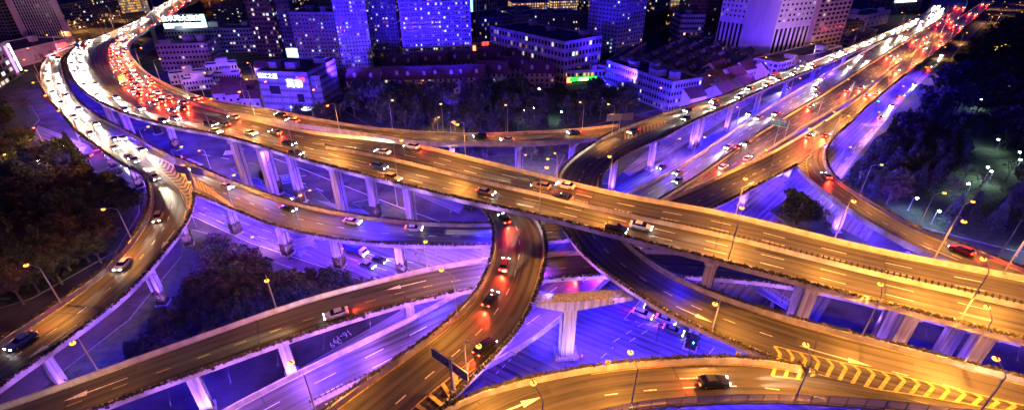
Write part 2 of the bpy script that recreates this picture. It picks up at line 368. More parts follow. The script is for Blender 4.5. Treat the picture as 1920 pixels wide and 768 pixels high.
def viaduct(key, name, label, lanes=(), lane_col='white', dash=(2, 4), median=None, hedges='', depth=1.7, girder_in=1.3,
            piers=(), pier_w=(1.6, 1.9), flood_col=INDIGO, flood_e=14000, flood_step=24, edge_col='white', no_par='', edge_off=0.55, mark_range=None, ivy=False):
    r = RD[key]; org = Vector((r.c[r.n // 2].x, r.c[r.n // 2].y, 0)); root = empty(name, org); tag(root, label, 'viaduct'); VIA[key] = root
    # deck surface
    mb = MB()
    for k in range(r.n - 1):
        a, b, c, d = r.l[k], r.r[k], r.r[k + 1], r.l[k + 1]
        w0 = (b - a).length; w1 = (c - d).length; v0, v1 = r.cum[k], r.cum[k + 1]
        mb.face([a, b, c, d], 0, [(-w0 / 2, v0), (w0 / 2, v0), (w1 / 2, v1), (-w1 / 2, v1)])
    deck = mb
    # box girder
    mb = MB()
    def sec(k):
        a, b = r.l[k], r.r[k]; lat = (b - a); w = lat.length; lat = lat / max(w, 1e-6); gi = min(girder_in, w * 0.2); z = a.z
        return [a + Vector((0, 0, -0.04)), a + Vector((0, 0, -0.35)), a + lat * gi + Vector((0, 0, -0.6)), a + lat * (gi * 1.5) + Vector((0, 0, -depth)),
                b - lat * (gi * 1.5) + Vector((0, 0, -depth)), b - lat * gi + Vector((0, 0, -0.6)), b + Vector((0, 0, -0.35)), b + Vector((0, 0, -0.04))]
    prev = sec(0); mb.face(prev)
    for k in range(1, r.n):
        cur = sec(k)
        for i in range(8):
            j = (i + 1) % 8; mb.face([prev[i], cur[i], cur[j], prev[j]])
        prev = cur
    mb.face(prev[::-1])
    mb.build('girder', M['girder'], root, org)
    # parapets, left out where two decks merge
    for side in 'lr':
        if side in no_par: continue
        e = r.l if side == 'l' else r.r; o = r.r if side == 'l' else r.l; mb = MB(); hb = MB(); rr = random.Random(key + side)
        prev = None; hn = 0
        for k in range(r.n):
            a = e[k]; lat = (o[k] - e[k]); lat = lat / max(lat.length, 1e-6)
            probe = a - lat * 0.3
            if covered(probe.x, probe.y, a.z, (key,), 0.0):
                if mb.f: mb.build('parapet', M['concrete'], root, org); mb = MB()
                prev = None; continue
            z = Vector((0, 0, 1))
            cur = [a - lat * 0.12 - z * 0.55, a - lat * 0.12 + z * PAR, a + lat * 0.16 + z * PAR, a + lat * 0.36 + z * 0.02]
            if prev is None: mb.face(cur)
            else:
                for i in range(4):
                    j = (i + 1) % 4; mb.face([prev[i], cur[i], cur[j], prev[j]])
                if side in hedges:
                    seg = (a - e[k - 1]).length
                    for q in range(int(seg * 11)):
                        pp = e[k - 1].lerp(a, rr.random()) - lat * 0.3 + z * (PAR - 0.25)
                        if rr.random() < 0.9: tufts(hb, pp, 0.26, 0.35, 3, 0.5, rr)
            prev = cur
        if mb.f: mb.build('parapet', M['concrete'], root, org)
        if hb.f: tag(hb.build('parapet_hedge', M['hedge'], root, org), kind='stuff')
    # markings
    mk = deck; d0, d1 = mark_range or (2.0, r.len - 2.0)
    wm = [r.width(r.len * i / 20) for i in range(21)]
    for f, off in lanes:
        d = d0
        while d < d1:
            p = r.at(d, f, off)[0]
            if not covered(p.x, p.y, p.z, (key,), 0.0, 0.6): strip(mk, r, d, min(d + dash[0], d1), f, off, 0.17, mi=1)
            d += dash[0] + dash[1]
    for f, s in ((0, 1), (1, -1)):
        d = d0
        while d < d1 - 5:
            p = r.at(d + 2.5, f, s * edge_off)[0]
            if not covered(p.x, p.y, p.z, (key,), 0.3, 0.6) and r.width(d + 2.5) > 3: strip(mk, r, d, d + 5, f, s * edge_off, 0.15, mi=2)
            d += 5
    # expansion joints
    jn = deck; d = 14.0
    while d < r.len - 5:
        a = r.at(d, 0, 0.4, 0.02); b = r.at(d, 1, -0.4, 0.02); t = a[1] * 0.16
        jn.face([a[0] - t, b[0] - t, b[0] + t, a[0] + t], 3); d += 28
    deck.build('road_deck', [M['asphalt'], M[lane_col], M[edge_col], M['darkmetal']], root, org)
    # median barrier with glare screen
    if median is not None:
        m1 = MB(); m2 = MB(); dd = median[1]; de = median[2]; f = median[0]
        n = int((de - dd) / 2.5); prev = None
        for k in range(n + 1):
            d = dd + (de - dd) * k / n; p, t, w = r.at(d, f); lat = Vector((t.y, -t.x, 0)).normalized(); z = Vector((0, 0, 1))
            cur = [p - lat * 0.4 + z * 0.01, p - lat * 0.13 + z * 0.85, p + lat * 0.13 + z * 0.85, p + lat * 0.4 + z * 0.01, p + z * 1.0]
            if prev:
                for i in range(3): m1.face([prev[i], cur[i], cur[i + 1], prev[i + 1]])
                m2.tube(prev[4], cur[4], 0.05, n=4)
            prev = cur
        d = dd
        while d < de:
            p, t, w = r.at(d, f); m2.box((p.x, p.y, p.z + 1.2), (0.06, 0.45, 0.7), math.atan2(t.y, t.x) + 0.3); d += 0.9
        m1.build('median_barrier', M['concrete'], root, org); m2.build('glare_screen', M['darkmetal'], root, org)
    # piers
    for spec in piers:
        d, fs = spec[0], spec[1]; ps = []
        for f in fs:
            p, t, w = r.at(d, f)
            if covered_below(p.x, p.y, p.z, (key,)): continue
            ps.append((p, t))
        if not ps: continue
        for p, t in ps:
            ang = math.atan2(t.y, t.x); pb = MB(); top = p.z - depth - 0.9
            pb.box((p.x, p.y, top / 2), (pier_w[0], pier_w[1], top), ang)
            pb.box((p.x, p.y, 0.25), (pier_w[0] + 0.9, pier_w[1] + 0.9, 0.5), ang)
            if len(fs) == 1:
                q = [Vector((x * math.cos(ang) - y * math.sin(ang), x * math.sin(ang) + y * math.cos(ang), 0)) for x, y in ((-0.8, -1), (0.8, -1), (0.8, 1), (-0.8, 1))]
                hw = r.width(d) * 0.33
                q2 = [Vector((x * math.cos(ang) - y * math.sin(ang), x * math.sin(ang) + y * math.cos(ang), 0)) for x, y in ((-0.9, -hw), (0.9, -hw), (0.9, hw), (-0.9, hw))]
                pb.hexa([Vector((p.x, p.y, top - 1.2)) + v for v in q], [Vector((p.x, p.y, p.z - depth + 0.02)) + v for v in q2])
            else:
                pb.box((p.x, p.y, (top + p.z - depth) / 2), (pier_w[0] + 0.5, pier_w[1] + 0.9, 0.95), ang)
            po = pb.build('pier', M['pier'], root, org)
            dp = MB(); sx, sy = math.cos(ang), math.sin(ang); ox, oy = p.x + sx * (pier_w[0] / 2 + 0.12), p.y + sy * (pier_w[0] / 2 + 0.12); dp.tube((ox, oy, 0.3), (ox, oy, top), 0.1, n=6)
            for hz in range(2, int(top), 3): dp.box((ox, oy, hz), (0.3, 0.3, 0.08), ang)
            dp.build('drain_pipe', M['darkmetal'], po, org)
            qd = Vector((-p.x, -p.y, 0)).normalized() * 4.2
            if p.length < 260 and covered_below(p.x + qd.x, p.y + qd.y, p.z, (key,), 0) is False:
                fo = link(bpy.data.objects.new('flood_lamp', flood_body), po); fo.location = Vector((p.x, p.y, 0)) - org + qd  # ground flood added to brighten the pier face
                light('SPOT', 'flood_light', (0, 0, 0.8), fo, 4200 * K_FLOOD, LAV, 0.3, 100, 0.8, Vector((-qd.x, -qd.y, p.z * 0.5)))
            if ivy:
                iv = MB(); h = min(5.0, top * 0.35); rr = random.Random(int(p.x * 10))
                iv.box((p.x, p.y, h / 2), (pier_w[0] + 0.25, pier_w[1] + 0.25, h), ang)
                for _ in range(260):
                    a = rr.uniform(0, 6.28); tufts(iv, Vector((p.x + math.cos(a) * pier_w[0] * 0.68, p.y + math.sin(a) * pier_w[1] * 0.68, rr.uniform(0, h + 0.5))), 0.25, 0.2, 1, 0.5, rr)
                iv.build('ivy', M['ivy'], po, org)
    # flood lamps under the girder, alternately near each edge
    d = 9.0; k = 0
    while d < r.len - 6 and flood_e:
        p, t, w = r.at(d, 0.16 if k % 2 else 0.84, 0, -depth - 0.35)
        if p.y > 10 and p.length < 420 and not covered(p.x, p.y, p.z + depth, (key,), 0, 1.0):
            fe = flood_e; fc = flood_col
            if key == 'R1' and d > r.find_x(840, 'r'): fe = flood_e * 0.10; fc = BLUE
            if key == 'R1' and any(k2 != key and q2.inside(p.x, p.y, 1.0) is not None and q2.inside(p.x, p.y, 1.0) > 14 for k2, q2 in RD.items()): fe *= 0.08
            flood(root, org, p, fc, fe)
        d += flood_step; k += 1
    return root
brk = MB(); brk.tube((0, 0, 0), (0, -3.4, -0.6), 0.05, n=4); brk_me = brk.mesh('added_flood_bracket', [M['darkmetal']])
def fascia(key, side, d0, d1, step, col, e):  # bracket floods added to brighten the outer deck edges
    r = RD[key]; root = VIA[key]; org = root.location; d = d0
    while d < d1:
        f = 0 if side == 'l' else 1; p, t, w = r.at(d, f, 0, -0.9); q = r.at(d, 0.5)[0]; out = Vector((p.x - q.x, p.y - q.y, 0)).normalized()
        if not covered(p.x + out.x, p.y + out.y, p.z + 0.9, (key,), 1.0):
            b = link(bpy.data.objects.new('added_flood_bracket', brk_me), root); b.location = p - org; b.rotation_euler = (0, 0, math.atan2(out.y, out.x) + math.pi / 2)
            o = link(bpy.data.objects.new('flood_lamp', flood_body), b); o.location = (0, -3.4, -0.8); o.scale = (0.6, 0.6, 0.6)
            light('SPOT', 'flood_light', (0, 0.3, 0.55), o, e * K_FLOOD, col, 0.3, 160, 0.9, (0, 1, 0.12))
        d += step
def every(key, a, b, step): 
    o = []; d = a
    while d < b: o.append(d); d += step
    return o
r1 = RD['R1']
p1 = [(r1.find_x(x), (0.16, 0.8)) for x in (160, 196, 232, 266, 300, 338, 372, 420, 466, 606, 800, 1010, 1327, 1547, 1735, 1880)] + [(r1.find_x(x), (0.55,)) for x in (720,)]
viaduct('R1', 'viaduct', 'topmost broad concrete viaduct crossing the whole photo with a toothed median barrier',
        lanes=[(0.0, 3.6), (0.0, 6.6), (1.0, -3.6), (1.0, -6.6)], dash=(4, 6), median=(0.5, r1.find_x(560), r1.len - 1), hedges='r', piers=p1, pier_w=(2.0, 2.4), flood_col=INDIGO, flood_e=26000, flood_step=20, ivy=True)
viaduct('R2a', 'viaduct', 'left curved ramp viaduct swinging from the top left down to the left frame edge', lanes=[(0.5, 0.0)], hedges='lr', dash=(2, 4),
        piers=[(d, (0.5,)) for d in every('R2a', 60, RD['R2a'].len, 27)], flood_col=BLUE, flood_e=15000, ivy=True)
viaduct('R2b', 'viaduct', 'ramp viaduct forking right from the left curve and running under the topmost viaduct', lanes=[(0.5, 0.0)], hedges='lr',
        piers=[(RD['R2b'].find_x(x, 'r'), (0.5,)) for x in (385, 480, 600, 720)], pier_w=(1.9, 2.3), flood_col=VIOLET, flood_e=15000, flood_step=18, ivy=True, edge_col='yellow')
viaduct('R1b', 'viaduct', 'narrow far ramp viaduct hugging the back of the topmost viaduct with blue lit underside', lanes=[(0.5, 0.0)], hedges='',
        piers=[(RD['R1b'].find_x(x, 'r'), (0.5,)) for x in (845, 960, 1070)], flood_col=BLUE, flood_e=14000, flood_step=18)
viaduct('R4', 'viaduct', 'long ramp viaduct curving from the top right under the topmost viaduct to the lower right', lanes=[(0.5, 0.0)], hedges='lr',
        piers=[(RD['R4'].find_x(x, 'r'), (0.5,)) for x in (1600, 1545, 1495, 1445, 1390, 1335, 1262, 1190)] + [(RD['R4'].find_x(x, 'l'), (0.5,)) for x in (1300,)], pier_w=(1.5, 1.9), flood_col=BLUE, flood_e=22000, flood_step=20, edge_col='yellow')
viaduct('R5', 'viaduct', 'central curved ramp viaduct carrying the black car and the two green signs', lanes=[(0.5, 0.0)], hedges='lr', flood_col=BLUE, flood_e=46000, flood_step=16, edge_col='yellow')
viaduct('R11', 'viaduct', 'bottom right ramp viaduct with yellow chevrons and a blue panelled near edge', lanes=[(0.0, 4.6)], hedges='l', no_par='r', flood_col=BLUE, flood_e=14000, flood_step=16, edge_col='yellow', mark_range=(30, RD['R11'].find_x(1600, 'r')))
viaduct('R10', 'viaduct', 'lower left ramp viaduct sloping from behind the central ramp to the bottom left corner', lanes=[(0.5, 0.6)], hedges='r',
        piers=[(RD['R10'].find_x(x, 'r'), (0.5,)) for x in (530, 340, 760)], pier_w=(1.9, 2.3), flood_col=BLUE, flood_e=12000, flood_step=22, lane_col='yellow')
viaduct('R7', 'viaduct', 'broad low viaduct running diagonally from the bottom left to the top right', lanes=[(0.0, 4.0), (0.0, 7.3), (1.0, -4.0), (1.0, -7.3)], dash=(4, 6), median=(0.5, 20, RD['R7'].len - 5), hedges='',
        flood_col=BLUE, flood_e=14000, flood_step=30, depth=1.3)
viaduct('R8', 'viaduct', 'ramp viaduct climbing right beside the broad low viaduct towards the top right', lanes=[(0.5, 0.0)], hedges='r',
        piers=[(RD['R8'].find_x(x, 'r'), (0.5,)) for x in (1437, 1373, 1520, 1590)], flood_col=INDIGO, flood_e=15000, flood_step=20, edge_col='yellow')
viaduct('R9', 'viaduct', 'right hand ramp viaduct bending from the top right fork down to the right frame edge', lanes=[(0.5, 0.0)], hedges='r',
        piers=[(RD['R9'].find_x(x, 'l'), (0.5,)) for x in (1510, 1556, 1695)], flood_col=BLUE, flood_e=15000, flood_step=20)
# portal frame carrying the two ramps at the centre
pt = MB(); q0 = P(1008, 560, 15.2); q1 = P(1192, 548, 15.2)
cc = P(1060, 664, 0); top = 14.6; ang = math.atan2(q1.y - q0.y, q1.x - q0.x)
pf = empty('portal_pier', cc); tag(pf, 'pale T shaped concrete pier standing at the centre of the blue lit crossing', 'pier')
a = MB(); a.box((cc.x, cc.y, top / 2), (2.9, 2.2, top), ang); a.box((cc.x, cc.y, 0.4), (5, 3.6, 0.8), ang); a.build('column', M['pier'], pf, cc)
b = MB(); ax = Vector((math.cos(ang), math.sin(ang), 0)); ay = Vector((-ax.y, ax.x, 0)); c3 = Vector((cc.x, cc.y, 0))
lo = [c3 + ax * x + ay * y + Vector((0, 0, z)) for x, y, z in ((-1.9, -1.25, 13.4), (1.9, -1.25, 13.4), (1.9, 1.25, 13.4), (-1.9, 1.25, 13.4))]
hi = [c3 + ax * x + ay * y + Vector((0, 0, 16.0)) for x, y in ((-7.0, -1.4), (12.5, -1.4), (12.5, 1.4), (-7.0, 1.4))]
mi_ = [c3 + ax * x + ay * y + Vector((0, 0, 15.2)) for x, y in ((-7.0, -1.4), (12.5, -1.4), (12.5, 1.4), (-7.0, 1.4))]
b.hexa(lo, mi_); b.hexa([v + Vector((0, 0, 0.003)) for v in mi_], hi); b.build('crossbeam', M['pier'], pf, cc)
d = MB(); dp = c3 - ax * 1.4 - ay * 1.4; d.tube(dp + Vector((0, 0, 0.5)), dp + Vector((0, 0, 13)), 0.12); d.build('drain_pipe', M['darkmetal'], pf, cc)

for a in (('R2a', 'r', 120, 400, 9, LAV, 420), ('R2b', 'r', 20, 400, 9, LAV, 420), ('R10', 'r', 0, 200, 9, LAV, 420), ('R9', 'l', 20, 160, 9, (0.3, 0.2, 1.0), 360), ('R5', 'r', 0, 80, 8, (0.3, 0.2, 1.0), 500),
          ('R4', 'l', RD['R4'].find_x(1055, 'l'), RD['R4'].len - 60, 8, LAV, 420), ('R1', 'r', RD['R1'].find_x(190, 'r'), RD['R1'].find_x(1000, 'r'), 10, (0.6, 0.3, 0.9), 500), ('R1b', 'r', 0, 1, 9, BLUE, 300), ('R8', 'r', 10, 90, 9, LAV, 300), ('R4', 'r', RD['R4'].find_x(1640, 'r'), RD['R4'].find_x(1200, 'r'), 12, INDIGO, 350)):
    fascia(*a)
def added_outflood(key, side, ds, e, down=0.45, col=BLUE):  # fixtures added outside the parapets to light trees and lower decks
    r = RD[key]; root = VIA[key]; org = root.location; f = 0 if side == 'l' else 1
    for d in ds:
        p, t, w = r.at(d, f, 0, 0.2); q = r.at(d, 0.5)[0]; out = Vector((p.x - q.x, p.y - q.y, 0)).normalized()
        flood(root, org, p + out * 0.5, col, e, (out.x, out.y, -down), 130)
added_outflood('R9', 'r', every('R9', 30, 170, 18), 45000); added_outflood('R8', 'r', every('R8', 120, 330, 26), 40000)
added_outflood('R1b', 'r', every('R1b', 190, RD['R1b'].len, 22), 45000); added_outflood('R4', 'l', every('R4', RD['R4'].find_x(1440, 'l'), RD['R4'].find_x(1200, 'l'), 26), 26000)
added_outflood('R5', 'l', every('R5', 32, RD['R5'].len, 11), 9000, 1.6, (0.42, 0.13, 1.0)); added_outflood('R4', 'r', every('R4', RD['R4'].find_x(1560, 'r'), RD['R4'].find_x(1250, 'r'), 18), 16000, 1.0, (0.2, 0.07, 1.0)); added_outflood('R10', 'r', every('R10', 20, 110, 14), 6000, 1.2, (0.34, 0.11, 1.0))
added_outflood('R2a', 'r', every('R2a', 225, 300, 20), 16000); added_outflood('R10', 'l', every('R10', 30, 90, 20), 12000); added_outflood('R2a', 'l', every('R2a', 195, 240, 22), 12000)
for dx, dy in ((-3.5, -7), (5, -7), (-7, -3)):  # extra floods put in to make the T shaped pier paler
    q = cc + ax * dx + ay * dy; e = empty('added_ground_floodlight', q); tag(e, 'added low floodlight box on the ground aimed up at the pale T shaped pier', 'floodlight', 'added floodlights around the T shaped pier')
    link(bpy.data.objects.new('flood_lamp', flood_body), e); light('SPOT', 'flood_light', (0, 0, 0.9), e, 2600 * K_FLOOD, (0.42, 0.28, 1.0), 0.3, 110, 0.8, Vector((cc.x, cc.y, 10)) - Vector((q.x, q.y, 0.5)))
# ------------------------------------------------------------------ ground, streets, islands
def sheet(name, pts, z, m, uvdir=None, kind='structure'):
    mb = MB(); uv = None
    if uvdir is not None:
        ux = Vector((uvdir[1], -uvdir[0])); uy = Vector(uvdir)
        uv = [(p[0] * ux.x + p[1] * ux.y, p[0] * uy.x + p[1] * uy.y) for p in pts]
    mb.face([(p[0], p[1], z) for p in pts], 0, uv)
    return tag(mb.build(name, m), kind=kind)
sheet('ground', [(-2500, -300), (2500, -300), (2500, 4200), (-2500, 4200)], 0.0, M['ground'])
CH = Vector((0.7071, 0.7071)); CHN = Vector((0.7071, -0.7071))       # the avenue below the low viaduct
def chp(a, n): q = CH * a + CHN * n; return (q.x - 41, q.y + 41)      # along, across from its middle line
sheet('cross_avenue', [chp(-140, -22), chp(-140, 50), chp(520, 50), chp(520, -22)], 0.004, M['street'], (0.7071, 0.7071))
yl = [P(70, 235), P(240, 300), P(420, 330), P(640, 385), P(860, 430), P(1010, 500), P(1400, 585), P(1920, 660)]
yr = [P(60, 262), P(150, 296), P(262, 352), P(374, 409), P(470, 452), P(600, 495), P(712, 535), P(800, 640), P(980, 760), P(1200, 900)]
sheet('wide_avenue', [(p.x, p.y) for p in yr] + [(40, -10), (160, 10), (140, 44)] + [(p.x, p.y) for p in yl[::-1][1:]], 0.008, M['street'], (0.86, -0.51))
sheet('north_street', [(P(x, y).x, P(x, y).y) for x, y in ((240, 205), (300, 222), (480, 255), (700, 330), (860, 400), (880, 372), (700, 300), (500, 235), (330, 200), (240, 180), (250, 120), (320, 70), (300, 62), (235, 100), (215, 150))], 0.012, M['street'], (0.8, -0.6))
sheet('side_street', [(P(x, y).x, P(x, y).y) for x, y in ((1180, 330), (1300, 262), (1450, 165), (1640, 78), (1625, 72), (1440, 150), (1280, 225), (1150, 310))], 0.012, M['street'], (0.7071, 0.7071))
sheet('park_street', [(P(x, y).x, P(x, y).y) for x, y in ((1500, 420), (1560, 330), (1640, 255), (1720, 170), (1850, 40), (1835, 36), (1690, 150), (1600, 240), (1540, 290), (1440, 370), (1440, 410))], 0.016, M['street'], (0.7071, 0.7071))
def island(px, label=None, h=0.14):
    pts = [P(x, y) for x, y in px]
    if sum(pts[i].x * pts[(i + 1) % len(pts)].y - pts[(i + 1) % len(pts)].x * pts[i].y for i in range(len(pts))) < 0: pts.reverse()
    mb = MB(); mb.hexa([(p.x, p.y, -0.02) for p in pts], [(p.x, p.y, h) for p in pts], 0)
    o = mb.build('kerb', M['kerb']); tag(o, kind='structure')
    c = sum(pts, Vector()) / len(pts); inn = [c + (p - c) * (1 - min(0.3, 0.45 / max(1.0, (p - c).length))) for p in pts]
    tag(sheet('grass', [(p.x, p.y) for p in inn], h + 0.004, M['grass']), kind='stuff')
for px in ([(130, 300), (40, 330), (0, 380), (-200, 640), (60, 560), (220, 470), (262, 400), (262, 372), (215, 340)],
           [(340, 425), (400, 440), (520, 492), (600, 520), (690, 560), (560, 590), (300, 690), (120, 800), (-150, 900), (60, 740), (240, 600), (340, 480)],
           [(432, 318), (470, 305), (520, 322), (505, 338), (462, 334)], [(545, 385), (585, 372), (640, 395), (720, 418), (730, 432), (660, 425)],
           [(480, 318), (560, 345), (600, 360), (620, 380), (560, 372), (490, 345)], [(660, 380), (700, 372), (790, 415), (830, 440), (760, 445)],
           [(165, 292), (200, 275), (235, 315), (205, 330), (175, 322)], [(205, 335), (238, 322), (262, 345), (250, 352)],
           [(1170, 320), (1140, 345), (1110, 345), (1150, 300), (1290, 215), (1420, 145), (1440, 148), (1275, 228)],
           [(1560, 360), (1600, 300), (1690, 190), (1760, 120), (1900, 20), (2300, -20), (3600, 250), (2600, 520), (1900, 470), (1740, 430), (1640, 400)],
           [(1440, 395), (1490, 360), (1520, 385), (1560, 420), (1660, 470), (1500, 440)],
           [(640, 205), (700, 240), (860, 262), (1060, 250), (1140, 228), (1260, 200), (1240, 180), (1140, 165), (1000, 160), (800, 165), (680, 170)],
           [(780, 330), (860, 300), (960, 290), (1060, 290), (1040, 330), (1000, 340)],
           [(0, 190), (60, 200), (75, 225), (50, 250), (0, 260), (-60, 230)]):
    island(px)
def paint(parent_name, quads, col='white', z=0.03):
    mb = MB()
    for q in quads: mb.face([(p[0], p[1], z) for p in q])
    return tag(mb.build(parent_name, M[col]), kind='structure')
def dash_line(a, b, w=0.16, dash=None):
    a, b = Vector(a), Vector(b); d = (b - a); n = d.length; d = d / n; s = Vector((-d.y, d.x, 0)) * w / 2; out = []
    if not dash: return [(a - s, a + s, b + s, b - s)]
    t = 0
    while t < n: 
        p, q = a + d * t, a + d * min(n, t + dash[0]); out.append((p - s, p + s, q + s, q - s)); t += dash[0] + dash[1]
    return out
qs = []
for pts, dsh in (([(300, 378), (374, 411), (470, 455), (600, 498), (700, 532)], None), ([(372, 398), (440, 428), (520, 455), (640, 500), (712, 524)], (4, 6)),
                 ([(380, 388), (450, 416), (530, 442), (650, 482), (735, 510)], (4, 6)), ([(390, 378), (460, 402), (545, 428), (660, 466), (760, 498)], (4, 6)),
                 ([(575, 435), (640, 460), (700, 478), (775, 492)], None), ([(500, 292), (560, 314), (640, 346), (740, 385), (860, 428)], None), ([(480, 318), (560, 340), (640, 372)], (4, 6)),
                 ([(380, 290), (440, 300), (520, 350), (600, 395)], (4, 6)), ([(1270, 262), (1350, 215), (1440, 168)], (4, 6)), ([(1600, 280), (1650, 228), (1720, 155)], (4, 6)), ([(1585, 300), (1640, 245), (1690, 195)], (4, 6)),
                 ([(1150, 640), (1215, 600)], (2, 2)), ([(1105, 690), (1150, 650)], (2, 2)), ([(1180, 640), (1240, 602)], (2, 2)), ([(930, 700), (990, 640)], (1, 1)), ([(1170, 598), (1202, 562)], None), ([(1170, 598), (1245, 614)], (1.2, 1.2))):
    for i in range(len(pts) - 1): qs += dash_line(P(*pts[i]), P(*pts[i + 1]), 0.2, dsh)
for n in (-16, -12.5, -9, 31, 34.5, 38, 41.5): qs += dash_line(chp(-110, n) + (0,), chp(-12 if n > 0 else 12, n) + (0,), 0.18, (4, 6)); 
for n in (33, 36.5): qs += dash_line(chp(70, n) + (0,), chp(320, n) + (0,), 0.18, (4, 6))
def zebra(a, b, width, n):
    a, b = P(*a), P(*b); d = (b - a); L_ = d.length; d = d / L_; s = Vector((-d.y, d.x, 0)); o = []
    for i in range(n):
        p = a + d * L_ * (i + 0.25) / n; q = a + d * L_ * (i + 0.75) / n
        o.append((p - s * width / 2, q - s * width / 2, q + s * width / 2, p + s * width / 2))
    return o
qs += zebra((420, 287), (456, 283), 5, 12) + zebra((138, 296), (150, 276), 5, 10) + zebra((345, 300), (372, 312), 4, 8) + zebra((1620, 235), (1652, 232), 4, 10) + zebra((1512, 402), (1530, 388), 4, 8)
paint('lane_marking', qs)
def arrow(parent, org, p, d, length, m='white', w=0.3):
    d = Vector((d.x, d.y, d.z)).normalized(); s = Vector((-d.y, d.x, 0)); mb = MB(); a = p - d * length / 2; b = p + d * (length / 2 - length * 0.36); e = p + d * length / 2
    mb.face([a - s * w * 0.3, b - s * w * 0.5, b + s * w * 0.5, a + s * w * 0.3]); mb.face([b - s * 0.6, e, b + s * 0.6])
    mb.build('lane_arrow', M[m], parent, org)
def deck_arrow(key, px, py, length=8.5, rev=False, m='white'):
    r = RD[key]; d, f = r.near(px, py); p, t, w = r.at(d, f, 0, 0.035); o = VIA[key]
    arrow(o, o.location, p, -t if rev else t, length, m)
for key, px, py, rev, col in (('R10', 175, 726, True, 'yellow'), ('R10', 770, 533, True, 'white'), ('R2a', 314, 445, False, 'yellow'), ('R2a', 98, 634, False, 'yellow'), ('R4', 1290, 580, False, 'white'), ('R4', 1560, 668, False, 'yellow'),
                              ('R11', 1300, 711, False, 'yellow'), ('R11', 975, 752, False, 'yellow'), ('R9', 1561, 364, True, 'white'), ('R9', 1757, 474, True, 'white'), ('R8', 1402, 346, False, 'white')):
    deck_arrow(key, px, py, 8.5, rev, 'white')
def text_mesh(body, size, extrude=0.0, align='CENTER'):
    c = bpy.data.curves.new('lettering', 'FONT'); c.body = body; c.size = size; c.extrude = extrude; c.align_x = align; c.align_y = 'CENTER'; c.resolution_u = 2
    o = bpy.data.objects.new('lettering', c); SC.collection.objects.link(o); bpy.context.view_layer.update()
    me = bpy.data.meshes.new_from_object(o.evaluated_get(bpy.context.evaluated_depsgraph_get()))
    bpy.data.objects.remove(o); me.name = 'lettering'; return me
def lettering(name, body, size, m, parent, loc, rot, extrude=0.0, scale=(1, 1, 1)):
    me = text_mesh(body, size, extrude); me.materials.clear(); me.materials.append(m)
    o = bpy.data.objects.new(name, me); o.location = loc; o.rotation_euler = rot; o.scale = scale; return link(o, parent)
# painted bus lane hours on the avenue beside the low viaduct
for body, px, py in (('7-9', 628, 642), ('16-19', 641, 630), ('7-9', 1333, 525)):
    p = P(px, py, 0.035); tag(lettering('road_lettering', body, 1.9, M['worn'], None, p, (0, 0, math.radians(45 + 180)), 0, (1, 1.5, 1)), kind='structure')
for px, py in ((566, 473), (648, 502)):
    mb = MB(); c = P(px, py, 0.035)
    for i in range(16):
        a0, a1 = 6.283 * i / 16, 6.283 * (i + 1) / 16
        mb.face([(c.x + math.cos(a) * rr, c.y + math.sin(a) * rr * 1.3, c.z) for a, rr in ((a0, 0.7), (a1, 0.7), (a1, 1.0), (a0, 1.0))])
    tag(mb.build('road_symbol', M['worn']), kind='structure')
# gore chevrons
def chevrons(key, A, B, n, m='yellow', w=0.55, lead=0.0, mid=0.35, border=True, z=0.04, flat=False):
    """stripes between two boundary lines given in photo pixels on the deck of road key"""
    o = VIA[key]; zz = A[0][2]
    la = spline([P(x, y, q + z) for x, y, q in A], 0.5); lb = spline([P(x, y, q + z) for x, y, q in B], 0.5); mb = MB()
    def pick(l, t): 
        k = max(0, min(len(l) - 1.001, t * (len(l) - 1))); i = int(k); return l[i].lerp(l[i + 1], k - i)
    def bar(p, q, ww):
        d = (q - p); 
        if d.length < 0.2: return
        d.normalize(); s = Vector((-d.y, d.x, 0)) * ww / 2; mb.face([p - s, q - s, q + s, p + s])
    for i in range(n):
        t = (i + 0.5) / n
        a = pick(la, t + lead); b = pick(lb, t + lead); c = pick(la, t).lerp(pick(lb, t), mid)
        if flat: bar(pick(la, t), pick(lb, t + lead), w)
        else: bar(a, c, w); bar(c + Vector((0, 0, 0.004)), b + Vector((0, 0, 0.004)), w)
    if border:
        for l in (la, lb):
            for k in range(len(l) - 1): bar(l[k] + Vector((0, 0, 0.008)), l[k + 1] + Vector((0, 0, 0.008)), 0.2)
    mb.build('chevron_marking', M[m], o, o.location)
chevrons('R11', [(1452, 648, 21.1), (1560, 674, 21.4), (1700, 706, 21.8), (1920, 759, 22.2)], [(1448, 704, 20.8), (1560, 717, 21.1), (1700, 737, 21.6), (1920, 775, 22.1)], 17, lead=-0.03, mid=0.22, w=0.46)
chevrons('R11', [(1350, 687, 20.3), (1400, 686, 20.4), (1452, 690, 20.6)], [(1340, 694, 20.2), (1400, 700, 20.5), (1448, 704, 20.7)], 5, flat=True, lead=0.12, border=False, w=0.5)
chevrons('R5', [(888, 672, 19.0), (850, 702, 19.2), (800, 742, 19.5), (770, 768, 19.7)], [(893, 688, 19.0), (862, 712, 19.2), (842, 745, 19.4), (830, 790, 19.6)], 5, flat=True, lead=0.10, w=0.6)
chevrons('R2a', [(266, 287, 14.1), (300, 318, 14.1), (328, 345, 14.1), (350, 375, 14.1), (345, 410, 14.1)], [(270, 284, 14.1), (318, 306, 14.1), (350, 330, 14.1), (362, 357, 14.1), (358, 388, 14.1)], 20, lead=-0.05, mid=0.4, w=0.4)
chevrons('R2b', [(318, 306, 14.15), (350, 325, 14.15), (380, 343, 14.15), (430, 380, 14.1)], [(340, 326, 14.15), (368, 350, 14.15), (400, 367, 14.15), (436, 388, 14.1)], 16, flat=True, lead=0.02, w=0.4)
